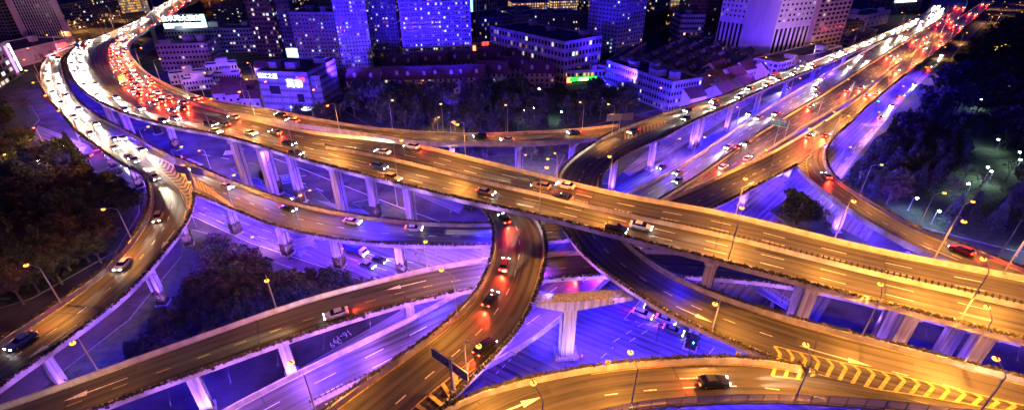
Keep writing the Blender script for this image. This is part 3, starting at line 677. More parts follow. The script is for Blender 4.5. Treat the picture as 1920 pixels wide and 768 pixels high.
chevrons('R9', [(1520, 262, 10.25), (1500, 280, 10.25), (1492, 303, 10.3), (1512, 330, 10.3)], [(1530, 262, 10.25), (1518, 285, 10.25), (1512, 308, 10.3), (1518, 335, 10.3)], 15, flat=True, lead=0.02, w=0.4)
chevrons('R8', [(1528, 256, 10.3), (1500, 280, 10.3), (1466, 310, 10.4), (1450, 332, 10.6)], [(1532, 258, 10.3), (1506, 285, 10.3), (1486, 308, 10.4), (1452, 330, 10.6)], 15, flat=True, lead=0.03, w=0.4)
chevrons('R4', [(1250, 226, 16.8), (1210, 236, 17.1), (1168, 246, 17.2)], [(1255, 232, 16.8), (1215, 247, 17.1), (1172, 262, 17.2)], 12, flat=True, lead=0.06, w=0.5)
chevrons('R1', [(668, 251, 25.5), (710, 257, 25.5), (752, 265, 25.5)], [(668, 258, 25.5), (710, 265, 25.5), (755, 271, 25.5)], 10, flat=True, lead=0.05, w=0.5)
# blue panelled barrier on the near edge of the bottom right ramp
r = RD['R11']; o = VIA['R11']; org = o.location; fr = MB(); pn = MB(); d = 2.0; prev = None
while d < r.len - 2:
    p = r.at(d, 1.0, 0.05)[0]
    fr.box((p.x, p.y, p.z + 0.95), (0.12, 0.12, 1.9))
    if prev is not None:
        fr.tube(prev + Vector((0, 0, 1.85)), p + Vector((0, 0, 1.85)), 0.06, n=4); fr.tube(prev + Vector((0, 0, 0.35)), p + Vector((0, 0, 0.35)), 0.08, n=4)
        pn.face([prev + Vector((0, 0, 0.35)), p + Vector((0, 0, 0.35)), p + Vector((0, 0, 1.85)), prev + Vector((0, 0, 1.85))])
    prev = p; d += 2.4
fr.build('barrier_frame', M['darkmetal'], o, org); pn.build('barrier_panel', M['barrierglass'], o, org)
# ------------------------------------------------------------------ street lamps
def lamp_mesh(h, arm):
    mb = MB(); mb.tube((0, 0, 0), (0, 0, h * 0.55), 0.13, 0.11, 6); mb.tube((0, 0, h * 0.55), (0, 0, h - 0.4), 0.11, 0.07, 6)
    mb.tube((0, 0, h - 0.4), (arm * 0.45, 0, h + 0.05), 0.06, n=5); mb.tube((arm * 0.45, 0, h + 0.05), (arm, 0, h + 0.12), 0.055, n=5); mb.box((0, 0, 0.2), (0.45, 0.45, 0.4))
    return mb
LAMPMESH = {}
hm = MB(); hm.box((0, 0, 0.16), (0.7, 0.26, 0.10), taper=0.7); HEADM = hm.mesh('lamp_head', [M['darkmetal']])
gm = MB(); gm.ball((0, 0, -0.08), 0.42, 10, 6, sz=0.6); BULB_S = gm.mesh('lamp_glass', [M['sodium']], smooth=True)
gm = MB(); gm.ball((0, 0, 0.1), 0.42, 8, 5, sz=0.8); BULB_W = gm.mesh('lamp_glass', [M['whitebulb']], smooth=True)
ALL_LAMPS = []
def street_lamp(p, h, rz, label, group, energy=9000, arm=2.2, white=False, col=None, lit=True):
    h = round(max(4.0, min(13.0, h)), 0); key = (h, arm)
    if key not in LAMPMESH: LAMPMESH[key] = lamp_mesh(h, arm).mesh('pole', [M['metal']])
    e = empty('street_lamp', p, rz); tag(e, label, 'street lamp', group)
    link(bpy.data.objects.new('pole', LAMPMESH[key]), e)
    hd = link(bpy.data.objects.new('lamp_head', HEADM), e); hd.location = (arm + 0.3, 0, h + 0.1)
    if lit:
        link(bpy.data.objects.new('lamp_glass', BULB_W if white else BULB_S), hd)
        light('SPOT', 'lamp_light', (0, 0, -0.45), hd, energy * K_STREET, col or ((0.75, 0.95, 1.0) if white else SODIUM), 0.25, 155, 0.5, (0.3, 0, -1))
    ALL_LAMPS.append(e); return e
ORD = ['first', 'second', 'third', 'fourth', 'fifth', 'sixth', 'seventh', 'eighth', 'ninth', 'tenth', 'eleventh', 'twelfth', 'thirteenth', 'fourteenth', 'fifteenth', 'sixteenth', 'seventeenth', 'eighteenth', 'nineteenth', 'twentieth']
def ordinal(i): 
    if i < 20: return ORD[i]
    t = {2: 'twenty', 3: 'thirty', 4: 'forty', 5: 'fifty', 6: 'sixty'}[(i + 1) // 10]
    u = (i + 1) % 10
    return t + ('-' + ORD[u - 1] if u else 'th')
RN = {'R1': 'the topmost viaduct', 'R2a': 'the left curved ramp', 'R2b': 'the forked middle ramp', 'R1b': 'the narrow far ramp', 'R4': 'the long curving ramp', 'R5': 'the central curved ramp',
      'R11': 'the bottom right ramp', 'R10': 'the lower left ramp', 'R7': 'the broad low viaduct', 'R8': 'the ramp beside the low viaduct', 'R9': 'the right hand ramp'}
def deck_lamps(key, side, pxs, energy=9000, h=9.0, arm=2.4):
    r = RD[key]; e = 0 if side == 'l' else 1
    for i, px in enumerate(pxs):
        d = (r.near(*px)[0] if len(px) == 2 else px[0]) if isinstance(px, tuple) else r.find_x(px, side)
        p, t, w = r.at(d, e, 0.02 if side == 'l' else -0.02, PAR - 0.35)
        if any(k != key and q.inside(p.x, p.y, 3.0) is not None and p.z + 1 < q.inside(p.x, p.y, 3.0) < p.z + h + 2.5 for k, q in RD.items()): continue
        lat = Vector((t.y, -t.x, 0)) * (1 if side == 'l' else -1)
        street_lamp(p, h, math.atan2(lat.y, lat.x), 'orange lamp post, %s along the %s edge of %s' % (ordinal(i), {'R1l': 'far', 'R1r': 'near'}.get(key + side, 'left' if side == 'l' else 'right'), RN[key]),
                    'orange lamp posts on the viaducts', energy, arm)
deck_lamps('R1', 'r', [160, 215, 289, 401, 551, 743, 1018, 1352, 1815], 15000, 10, 2.6)
deck_lamps('R1', 'l', [250, 290, 370, 480, 640, 880, 1140, 1373, 1557, 1740, 1880], 12000, 10, 2.6)
deck_lamps('R1b', 'r', [265, 300, 345, 383, 463, 497, 591, 733, 838, 948, 1095], 7000, 9)
deck_lamps('R1', 'r', [(20,), (70,), (120,), (165,), (205,)], 30000, 10)
deck_lamps('R4', 'l', [1690, 1600, 1520, 1437, 1333, 1242, 1144, (RD['R4'].find_x(1130, 'l') - 48)], 9000, 10)
deck_lamps('R4', 'l', [(1062, 440), (1092, 475), (1132, 505), (1330, 618)], 10000, 8)  # second post is an addition that warms the bluish deck
deck_lamps('R4', 'r', [(1225, 500)], 12000, 7); deck_lamps('R4', 'r', [(1440, 585), (1600, 630), (1790, 680)], 12000, 9)  # first post put in to turn this stretch browner
deck_lamps('R5', 'r', [885, 1022], 6500, 9); deck_lamps('R5', 'l', [(8,), 860], 9000, 9); deck_lamps('R5', 'l', [(590, 800)], 17000, 9)  # last post added out of view to light the sign fronts
deck_lamps('R11', 'r', [1010, 1190, 1490, 1820], 11000, 8.5)
deck_lamps('R2a', 'l', [(d,) for d in (22, 50, 78, 106, 134, 162, 190, 214, RD['R2a'].find_x(0, 'l') - 12, RD['R2a'].find_x(0, 'l') - 36)], 9500, 9)
RA = RD['R2a']; deck_lamps('R2a', 'r', [(RA.len - 58,), (RA.len - 84,), (RA.len - 110,)], 6000, 9)  # posts added on this edge to brighten the dark ramp end
deck_lamps('R2b', 'r', [436, 570], 7000, 9)
deck_lamps('R10', 'l', [175, 517, 806], 2200, 9)
deck_lamps('R9', 'r', [1561, 1611, 1725, 1769, 1880], 9000, 9.5)
deck_lamps('R8', 'r', [1440, 1520, 1566, 1602, 1635, 1665, 1700, 1740, 1780], 20000, 9)
deck_lamps('R7', 'l', [500, 738, 1300, 1480, 1560, 1630, 1690], 6000, 9)
deck_lamps('R7', 'r', [1350, 1450, 1530, 1590, 1640, 1665, 1690, 1715, 1740, 1765], 16000, 10)
ground_lamps = [(1043, 332, 9), (980, 330, 8), (1225, 312, 8), (1262, 296, 8), (1380, 235, 9), (500, 305, 9), (745, 385, 8), (818, 480, 9), (905, 485, 7), (492, 480, 6), (368, 425, 8), (580, 400, 8), (150, 265, 8), (85, 275, 9), (60, 320, 8), (20, 330, 8), (395, 316, 8), (1570, 315, 9), (1640, 240, 8), (1690, 190, 8), (1720, 150, 8), (1760, 110, 8), (1800, 80, 8), (1850, 45, 9), (1880, 30, 9), (1905, 20, 9), (205, 120, 9), (160, 95, 9), (120, 80, 9), (170, 70, 9), (200, 55, 9), (240, 42, 9), (280, 30, 9), (1340, 160, 8), (846, 256, 8), (822, 254, 8)]
for i, (x, y, h) in enumerate(ground_lamps):
    street_lamp(P(x, y), h, rnd.uniform(0, 6.28), 'orange street lamp on the ground below the decks, %s from the left' % ordinal(sorted(g[0] for g in ground_lamps).index(x)), 'street lamps on the ground', 6000, 1.4, col=(1.0, 0.42, 0.12))
park_l = [(1890, 160), (1835, 205), (1865, 285), (1800, 308), (1845, 338), (1808, 372), (1702, 395), (1745, 420), (1903, 310), (1902, 322), (1850, 345), (1905, 480), (1700, 240), (1580, 375), (980, 226), (998, 222), (1055, 230)]
for i, (x, y) in enumerate(park_l):
    street_lamp(P(x, y), 5, rnd.uniform(0, 6.28), 'small white park lamp glowing among dark trees, %s from the left' % ordinal(sorted(g[0] for g in park_l).index(x)), 'white park lamps', 1300, 0.6, white=True)
# ------------------------------------------------------------------ direction signs
M['sign'] = base_mat('sign_green', (0.015, 0.13, 0.12), 0.4); M['signblue'] = base_mat('sign_blue', (0.02, 0.08, 0.4), 0.4); M['signback'] = base_mat('sign_back', (0.42, 0.40, 0.42), 0.5, 0.3)
def sign_panel(parent, w, h, loc, rot, body, sub, arrow_dir, face):
    mb = MB(); mb.box((0, 0, 0), (w, 0.08, h)); pn = mb.build('panel', M[face], parent); pn.location = loc; pn.rotation_euler = rot
    fb = MB()
    for a, b in (((0, -0.02, h / 2), (w + 0.1, 0.12, 0.07)), ((0, -0.02, -h / 2), (w + 0.1, 0.12, 0.07)), ((w / 2, -0.02, 0), (0.07, 0.12, h)), ((-w / 2, -0.02, 0), (0.07, 0.12, h))): fb.box(a, b)
    fb.build('panel_frame', M['white'], pn)
    if body:
        lettering('sign_lettering', body, h * 0.40, M['white'], pn, (0, -0.06, h * 0.2), (math.radians(90), 0, 0))
        lettering('sign_lettering', sub, h * 0.19, M['white'], pn, (0, -0.06, -h * 0.12), (math.radians(90), 0, 0))
        if arrow_dir:
            ab = MB(); a = arrow_dir; ca, sa = math.cos(a), math.sin(a); q = lambda x, y: (x * ca - y * sa, -0.062, x * sa + y * ca - h * 0.32)
            s = h * 0.16; ab.face([q(-s, -s * .2), q(s * .2, -s * .2), q(s * .2, s * .2), q(-s, s * .2)]); ab.face([q(0.1 * s, -s * .6), q(s, 0), q(0.1 * s, s * .6)])
            ab.build('sign_arrow', M['white'], pn)
    return pn
gp = P(851, 735, 19.2); ga = math.radians(-38)
g = empty('sign_gantry', gp, ga); tag(g, 'T shaped post with two green direction signs at the ramp fork', 'road sign')
mb = MB(); mb.box((0, 0, 3.4), (0.34, 0.34, 6.8)); mb.box((0, 0, 0.3), (0.9, 0.9, 0.6)); mb.box((0, 0.1, 6.3), (2.0, 0.14, 0.16)); mb.box((0, 0.1, 5.4), (2.0, 0.14, 0.16)); mb.build('post', M['metal'], g)
sign_panel(g, 3.6, 1.8, (-2.1, -0.1, 5.9), (0, 0, 0), '共和新路立交', 'GONGHE XINLU', math.radians(125), 'sign')
sign_panel(g, 3.0, 1.8, (1.8, -0.1, 5.7), (0, 0, 0), '卢浦大桥', 'LUPU BRIDGE', math.radians(50), 'sign')
gp = P(366, 356, 14.9); g = empty('sign_gantry', gp, math.radians(160)); tag(g, 'sign post with grey sign backs standing on the nose of the left ramp fork', 'road sign')
mb = MB(); mb.box((0, 0, 3.2), (0.45, 0.45, 6.4)); mb.box((0, 0, 0.3), (1.1, 1.1, 0.6)); mb.build('post', M['metal'], g)
for lx, w, lz in ((-3.2, 4.8, 6.4), (2.9, 5.0, 5.9), (0.9, 2.2, 3.6)): sign_panel(g, w, 2.3, (lx, -0.25, lz), (0, 0, 0), '', '', None, 'signback')
def pole_sign(px, py, z, ph, w, h, rz, label, body, sub, face, nm='road_sign', two=False):
    g = empty(nm, P(px, py, z), rz); tag(g, label, 'road sign'); mb = MB(); mb.tube((0, 0, 0), (0, 0, ph + h * 0.5), 0.13, 0.1, 6); mb.box((0, 0, ph), (w * (2.2 if two else 1.0), 0.1, 0.12)); mb.build('post', M['metal'], g)
    if two:
        for s in (-1, 1): sign_panel(g, w, h, (s * (w / 2 + 0.25), -0.12, ph), (0, 0, 0), body, sub, None, face)
    else: sign_panel(g, w, h, (-w / 2 - 0.2, -0.12, ph), (0, 0, 0), body, sub, None, face)
pole_sign(566, 360, 0, 6.0, 5.0, 3.0, math.radians(25), 'blue direction sign hung beside a pole under the topmost viaduct', '延安东路', 'YANAN EAST RD', 'signblue')
pole_sign(562, 488, 0, 5.5, 4.6, 2.6, math.radians(200), 'grey sign back on a dark pole beside the violet avenue', '', '', 'signback')
pole_sign(1160, 248, 17.2, 5.6, 4.6, 2.4, math.radians(190), 'pair of grey sign backs on a post where the far ramps join', '', '', 'signback', two=True)
pole_sign(1505, 128, 14, 5.6, 5.5, 2.6, math.radians(190), 'pair of orange lit sign backs beside the long ramp under the white tower', '', '', 'signback', two=True)
pole_sign(1470, 262, 8, 6.5, 6.0, 3.0, math.radians(-40), 'pale direction sign over the broad low viaduct lanes', '成都北路', 'CHENGDU N. RD', 'sign')
for i, (px, py, key) in enumerate(((1139, 683, 'R11'), (1382, 668, 'R11'))):
    g = empty('curve_sign', P(px, py, 21.1), math.radians(-10 + i * -10)); tag(g, 'small orange chevron curve sign on the %s of the bottom right parapet' % ('left part' if i == 0 else 'right part'), 'road sign')
    mb = MB(); mb.tube((0, 0, -0.3), (0, 0, 0.9), 0.04, n=5); mb.build('post', M['metal'], g)
    mb = MB(); mb.box((0, -0.05, 0.7), (0.75, 0.05, 0.75)); mb.build('panel', M['amber_paint'] if 'amber_paint' in M else M['yellow'], g)
    mb = MB(); mb.face([(-0.2, -0.08, 0.45), (0.02, -0.08, 0.45), (0.25, -0.08, 0.7), (0.02, -0.08, 0.95), (-0.2, -0.08, 0.95), (0.03, -0.08, 0.7)]); mb.build('chevron', M['darkmetal'], g)
# traffic signals at the crossing
M['red'] = emit('red_signal', (1, 0.02, 0.02), 30); M['green'] = emit('green_signal', (0.05, 1, 0.5), 60)
for i, (px, py, c) in enumerate(((1092, 694, 'red'), (1290, 668, 'green'), (1230, 640, 'red'), (1640, 205, 'green'), (152, 300, 'red'), (345, 318, 'red'))):
    g = empty('traffic_light', P(px, py), rnd.uniform(0, 6)); tag(g, 'traffic light on a thin pole showing %s, %s from the left' % (c, ordinal([4, 1, 5, 0, 2, 3].index(i) if False else sorted([1092, 1290, 1230, 1640, 152, 345]).index(px))), 'traffic light')
    mb = MB(); mb.tube((0, 0, 0), (0, 0, 4.2), 0.09, n=6); mb.build('pole', M['darkmetal'], g); mb = MB(); mb.box((0, -0.15, 4.0), (0.4, 0.25, 1.1)); hd = mb.build('signal_head', M['darkmetal'], g)
    mb = MB(); mb.ball((0, -0.3, 4.3), 0.15, 8, 5); mb.build('signal_lens', M[c], hd)
# ------------------------------------------------------------------ covered footbridge stair under the topmost viaduct at the right
fb0 = P(1415, 535, 5.2); fb1 = P(1490, 582, 0.2)
g = empty('footbridge_stair', (fb1.x, fb1.y, 0)); tag(g, 'pale stair flight with railings coming down under the topmost viaduct at the right', 'stairway'); o3 = (fb1.x, fb1.y, 0)
dv = (fb1 - fb0); sd = Vector((-dv.y, dv.x, 0)).normalized() * 1.6; mb = MB(); n = 24
for i in range(n):
    a = fb0 + dv * i / n; b = fb0 + dv * (i + 1) / n; mb.hexa([a - sd - Vector((0, 0, .35)), a + sd - Vector((0, 0, .35)), Vector((b.x, b.y, a.z)) + sd - Vector((0, 0, .35)), Vector((b.x, b.y, a.z)) - sd - Vector((0, 0, .35))], [a - sd, a + sd, Vector((b.x, b.y, a.z)) + sd, Vector((b.x, b.y, a.z)) - sd])
mb.build('steps', M['concrete'], g, o3)
for s in (1, -1):
    mb = MB(); u = Vector((0, 0, 1.1)); mb.tube(fb0 + sd * s + u, fb1 + sd * s + u, 0.07, n=5); mb.tube(fb0 + sd * s + u * .5, fb1 + sd * s + u * .5, 0.04, n=5)
    for i in range(13): a = fb0 + dv * i / 12 + sd * s; mb.tube(a, a + u, 0.04, n=4)
    mb.build('railing', M['metal'], g, o3)
m5 = (fb0 + fb1) / 2; mb = MB(); mb.box((m5.x, m5.y, m5.z / 2 - 0.2), (0.6, 0.6, m5.z - 0.4)); mb.build('support', M['pier'], g, o3)
# ------------------------------------------------------------------ buildings
M['wall_pale'] = noisy('pale_render', (0.42, 0.40, 0.40), (0.52, 0.5, 0.5), 0.25, 0.8, (1, 1, 0.3))
M['wall_grey'] = noisy('grey_render', (0.20, 0.20, 0.21), (0.30, 0.29, 0.30), 0.25, 0.85, (1, 1, 0.3))
M['wall_dark'] = noisy('dark_render', (0.09, 0.085, 0.09), (0.16, 0.15, 0.16), 0.25, 0.85, (1, 1, 0.3))
M['wall_pink'] = noisy('pink_render', (0.40, 0.28, 0.26), (0.50, 0.36, 0.33), 0.25, 0.8, (1, 1, 0.3))
M['wall_brown'] = noisy('brown_brick', (0.16, 0.085, 0.06), (0.24, 0.13, 0.09), 0.5, 0.85)
M['wall_white'] = noisy('white_tile', (0.58, 0.57, 0.58), (0.68, 0.67, 0.68), 0.25, 0.6, (1, 1, 0.3))
M['roof_flat'] = noisy('flat_roof', (0.03, 0.03, 0.032), (0.08, 0.078, 0.08), 0.3, 0.9)
M['roof_tile'] = noisy('roof_tile', (0.07, 0.035, 0.03), (0.13, 0.06, 0.05), 0.8, 0.85, (1, 4, 4))
M['pane'] = base_mat('dark_glass', (0.02, 0.024, 0.03), 0.15, 0, 0.6)
M['panelit'] = [emit('lit_window_%d' % k, c, q) for k, (c, q) in enumerate((((1.0, 0.66, 0.30), 1.4), ((0.75, 0.92, 1.0), 1.5), ((1.0, 0.88, 0.68), 0.9), ((1.0, 0.50, 0.12), 1.3), ((1.0, 0.7, 0.4), 0.35), ((0.7, 0.85, 1.0), 0.4), ((1.0, 0.8, 0.6), 0.2), ((0.9, 0.45, 0.2), 0.25)))]
M['gold'] = emit('gold_facade_light', (1.0, 0.55, 0.05), 1.6)
M['signwhite'] = emit('sign_white', (0.85, 1.0, 1.0), 5.0); M['signred'] = emit('sign_red', (1.0, 0.06, 0.06), 4.0); M['signgreen'] = emit('sign_green_light', (0.03, 0.8, 0.06), 2.0); M['signcream'] = emit('sign_cream', (1.0, 0.85, 0.5), 3.0)
M['signorange'] = emit('sign_orange', (1.0, 0.35, 0.1), 3.0); M['signpurple'] = emit('sign_purple', (0.6, 0.3, 1.0), 2.0); M['signcyan'] = emit('sign_cyan', (0.4, 0.9, 1.0), 4.0)
PANE_CACHE = {}
def pane_mesh(w, h, m):
    k = (round(w, 2), round(h, 2), m.name)
    if k not in PANE_CACHE:
        mb = MB(); mb.box((0, 0, 0), (w, 0.12, h)); PANE_CACHE[k] = mb.mesh('window', [m])
    return PANE_CACHE[k]
BLD = []
def building(label, bl, br, top, depth, floors, bays, wall='wall_pale', lit=0.08, win=(0.55, 0.5), style='grid', cols=(0, 1, 2), roofs=2, side=None, height=None, name='building', lit_cap=100, cat='building', base_floor=0.0, top_floor=1.0):
    p0, p1 = P(*bl), P(*br); w = (p1 - p0).length; h = height or height_at((p0 + p1) / 2, top); ax = math.atan2(p1.y - p0.y, p1.x - p0.x)
    h = max(4, h); e = empty(name, p0, ax); tag(e, label, cat, 'distant city blocks' if label.startswith('dark distant city') else None); BLD.append((e, w, depth, h))
    mb = MB(); mb.box((w / 2, depth / 2, h / 2), (w, depth, h)); mb.build('wall', M[wall], e)
    mb = MB(); mb.box((w / 2, depth / 2, h + 0.05), (w - 0.5, depth - 0.5, 0.1)); rf = mb.build('roof', M['roof_flat'], e)
    mb = MB()
    for a, b in (((w / 2, 0.15, h + 0.5), (w, 0.3, 0.996)), ((w / 2, depth - 0.15, h + 0.5), (w, 0.3, 0.996)), ((0.15, depth / 2, h + 0.5), (0.3, depth - 0.6, 0.994)), ((w - 0.15, depth / 2, h + 0.5), (0.3, depth - 0.6, 0.994))): mb.box(a, b)
    mb.build('roof_parapet', M[wall], e)
    r = random.Random(label)
    for i in range(roofs):
        rw, rd_, rh = r.uniform(3, 7), r.uniform(3, 6), r.uniform(2.2, 4.0)
        if w > rw + 3 and depth > rd_ + 3:
            mb = MB(); cx, cy = (i + 0.5) * w / roofs + r.uniform(-1, 1), r.uniform(rd_ / 2 + 1, depth - rd_ / 2 - 1); cx = min(w - rw / 2 - 1, max(rw / 2 + 1, cx))
            mb.box((cx, cy, h + 0.1 + rh / 2), (rw, rd_, rh)); mb.box((cx, cy, h + 0.2 + rh), (rw + 0.5, rd_ + 0.5, 0.2)); mb.build('roof_hut', M[wall], rf)
    fh = h / floors; wins = []
    sides = [(0, w, bays)]
    sb = max(2, int(bays * depth / max(w, 1) + 0.5))
    if side is None: side = 'r' if (p0.x + p1.x) / 2 < -20 else ('l' if (p0.x + p1.x) / 2 > 20 else 'rl')
    for s, length, nb in [(0, w, bays)] + ([(1, depth, sb)] if 'r' in side else []) + ([(3, depth, sb)] if 'l' in side else []):
        bw = length / nb; ww, wh = bw * win[0], fh * win[1]
        for f in range(floors):
            if (f + 0.5) / floors < base_floor or (f + 0.5) / floors > top_floor: continue
            for b in range(nb):
                t = (b + 0.5) * bw; z = (f + 0.55) * fh
                if s == 0: loc, rz = (t, -0.03, z), 0.0
                elif s == 1: loc, rz = (w + 0.03, t, z), math.pi / 2
                else: loc, rz = (-0.03, t, z), math.pi / 2
                wins.append((loc, rz, ww, wh, r.random() < lit * (1.6 if name == 'building' else 1), s))
    litw = [q for q in wins if q[4]][:lit_cap]; unl = [q for q in wins if not q[4]]
    for loc, rz, ww, wh, _, s in litw:
        m = M['panelit'][r.choice(cols) if r.random() < 0.5 else r.choice((4, 5, 6, 7))]; o = link(bpy.data.objects.new('window', pane_mesh(ww * r.choice((1, 1, 0.6)), wh, m)), e); o.location = loc; o.rotation_euler = (0, 0, rz)
    keep = max(0, min(100, 100 - len(litw)) if len(unl) + len(litw) <= 100 else 0)
    for loc, rz, ww, wh, _, s in unl[:keep]:
        o = link(bpy.data.objects.new('window', pane_mesh(ww, wh, M['pane'])), e); o.location = loc; o.rotation_euler = (0, 0, rz)
    rest = unl[keep:]
    if rest:
        mb = MB()
        for loc, rz, ww, wh, _, s in rest: mb.box(loc, (ww, 0.1, wh), rz)
        tag(mb.build('window', M['pane'], e), kind='stuff')
    if style == 'grid':
        mb = MB()
        for f in range(1, floors): mb.box((w / 2, -0.1, f * fh), (w, 0.2, 0.3)); mb.box((w / 2, -0.28, f * fh + 0.55), (w * 0.96, 0.06, 0.08))
        for k in range(0, bays + 1, 2): mb.box((min(w - 0.3, max(0.3, k * w / bays)), -0.14, h / 2), (0.5, 0.28, h - 0.02))
        mb.build('facade_grid', M[wall], e)
        mb = MB()
        for _ in range(int(floors * bays * 0.35)):
            f = r.randrange(floors); b = r.randrange(bays); mb.box(((b + 0.5 + r.choice((-.42, .42))) * w / bays, -0.35, f * fh + 0.75), (0.8, 0.5, 0.6))
        tag(mb.build('air_conditioner', M['wall_pale'], e), kind='stuff')
    if style == 'balcony':
        mb = MB(); nseg = max(2, bays // 4); sw = w / nseg
        for f in range(1, floors):
            for k in range(nseg): mb.box(((k + 0.5) * sw, -0.7, f * fh - 0.1), (sw * 0.72, 1.4, 0.9))
        mb.build('balcony', M[wall], e); mb = MB()
        for k in range(nseg + 1): mb.box((min(w - 0.5, max(0.5, k * sw)), -0.55, h / 2), (1.0, 1.1, h - 0.01))
        mb.build('pilaster', M[wall], e)
    elif style == 'bands':
        mb = MB()
        for f in range(1, floors): mb.box((w / 2, -0.2, f * fh), (w, 0.4, fh * 0.3))
        mb.build('spandrel', M[wall], e)
    elif style == 'fins':
        mb = MB(); n = bays
        for k in range(n + 1): mb.box((k * w / n, -0.45, h * 0.53), (0.45, 0.9, h * 0.94))
        mb.build('fin', M['wall_pale'], e)
        mb = MB()
        for k in (0.0, 1.0): mb.box((w * k + (2 if k else -2), 0.5, h / 2), (4, 2.6, h * 1.02))
        mb.build('corner_pier', M['wall_pink'], e)
    elif style == 'slots':
        mb = MB(); n = bays
        for k in range(n):
            mb.box(((k + 0.5) * w / n, -0.05, h * 0.19), (w / n * 0.5, 0.12, h * 0.36))
        mb.build('tall_window', M['pane'], e)
    elif style == 'ribs':
        mb = MB()
        for k in range(bays + 1): mb.box((k * w / bays, -0.2, h / 2), (0.5, 0.4, h + 1.2))
        mb.build('rib', M[wall], e)
    return e, w, h
def wall_sign(e, body, size, m, x, z, y=-0.35, plate=None, pw=0, ph=0, vertical=False):
    if plate:
        mb = MB(); mb.box((x, y + 0.15, z), (pw, 0.2, ph)); mb.build('sign_plate', M[plate], e)
    if vertical: body = '\n'.join(body)
    lettering('sign_lettering', body, size, M[m], e, (x, y, z), (math.radians(90), 0, 0), 0.05)
# --- top left
building('dark glass office tower at the far left edge of the photo', (-30, 84), (36, 84), -60, 40, 22, 10, 'wall_dark', 0.02, (0.8, 0.6), 'ribs', (1,))
building('tall office tower ribbed with pale vertical fins beside the left curve', (62, 84), (128, 78), -70, 40, 24, 14, 'wall_dark', 0.015, (0.7, 0.7), 'fins', (1, 2))
e, w, h = building('long pink podium with dark wall characters and a red banner below the finned tower', (40, 126), (150, 96), 84, 36, 5, 18, 'wall_pink', 0.04, (0.4, 0.12), 'plain', (0, 3), lit_cap=20, base_floor=0.75)
wall_sign(e, '上海', 4.5, 'darkmetal', w * 0.3, h * 0.35); wall_sign(e, '广场', 4.5, 'darkmetal', w * 0.55, h * 0.35)
mb = MB(); mb.box((w * 0.72, -0.5, h * 0.5), (9, 0.3, h * 0.75)); mb.build('banner', M['signred'], e); wall_sign(e, '购物', 4.0, 'signwhite', w * 0.72, h * 0.35, -0.8)
e, w, h = building('low block with a slanting bright purple and white screen at the left edge', (-10, 176), (46, 138), 92, 26, 5, 8, 'wall_dark', 0.2, (0.7, 0.5), 'bands', (1, 2))
mb = MB(); mb.box((w * 0.8, -0.6, h * 0.55), (3.0, 0.4, h * 0.8)); mb.build('screen', M['signpurple'], e); mb = MB(); mb.box((w * 0.92, -0.7, h * 0.55), (1.6, 0.4, h * 0.8)); mb.build('screen', M['signwhite'], e)
for i, (bl, br, tp, nm) in enumerate((((118, 62), (185, 46), 8, 'dark office block with scattered cool windows behind the left orange lamps'), ((188, 44), (232, 32), -4, 'dark block with a pale top storey near the upper left highway'), ((150, 30), (215, 22), -12, 'dark distant slab above the upper left highway'), ((60, 40), (112, 34), -30, 'dark slab between the finned tower and the far left blocks'))):
    building(nm, bl, br, tp, 30, 9, 14, 'wall_dark', 0.10, (0.6, 0.5), 'grid', (0, 1, 2))
e, w, h = building('golden floodlit building at the top of the photo left of the highway', (228, 26), (282, 20), -6, 24, 6, 12, 'wall_pale', 0.75, (0.8, 0.6), 'bands', (3,))
e, w, h = building('long low housing slab carrying a blazing white rooftop sign', (322, 104), (534, 96), 56, 22, 6, 36, 'wall_grey', 0.07, (0.6, 0.5), 'bands', (0, 1, 2), roofs=4)
e2 = empty('rooftop_billboard', P(322, 104)); h0 = h; e2.location = e.location + Vector((0, 0, h0 + 1.0)); e2.rotation_euler = e.rotation_euler; tag(e2, 'blazing white and cyan lettered billboard on the long housing slab roof', 'billboard')
bw = w * 0.36; mb = MB(); mb.box((bw / 2, 4, 0.6), (bw, 0.5, 1.2))
for i in range(9): mb.tube((bw * i / 8, 4.4, 0), (bw * i / 8, 4.4, 10), 0.12, n=4)
for z in (1, 4, 7, 10): mb.tube((0, 4.4, z), (bw, 4.4, z), 0.1, n=4)
mb.build('frame', M['metal'], e2); mb = MB(); mb.box((bw * 0.46, 3.6, 2.2), (bw * 0.92, 0.2, 3.0)); mb.build('light_board', M['signwhite'], e2)
lettering('sign_lettering', '金水湾大酒店', bw / 6.6, M['signwhite'], e2, (bw * 0.44, 3.4, 7.2), (math.radians(90), 0, 0), 0.1); mb = MB(); mb.box((bw * 0.95, 3.6, 5.2), (bw * 0.1, 0.2, 9)); mb.build('light_board', M['signcyan'], e2)
light('POINT', 'sign_glow', (bw / 2, 0, 5), e2, 9000, (0.7, 0.95, 1.0), 3)
building('pink six storey block with rows of dark windows below the white sign', (308, 134), (402, 130), 84, 20, 5, 14, 'wall_pink', 0.05, (0.55, 0.45), 'grid', (1, 2), roofs=3)
for i, (bl, br, tp) in enumerate((((322, 160), (390, 152), 138), ((392, 150), (450, 144), 122), ((348, 172), (404, 166), 150), ((404, 160), (452, 156), 140))):
    building(['low violet lane house row nearest the far ramp', 'low violet lane house row with a pale dormer line', 'low violet lane house row with white shutters', 'low dark lane house row beside the gabled cottages'][i], bl, br, tp, 9, 2, 10, 'wall_pale', 0.08, (0.6, 0.5), 'bands', (0, 1), roofs=1)
e, w, h = building('blue lit hotel box with speckled cladding and white and red signs', (500, 212), (592, 216), 138, 30, 6, 34, 'wall_grey', 0.0, (0.42, 0.42), 'plain', (1,), roofs=3)
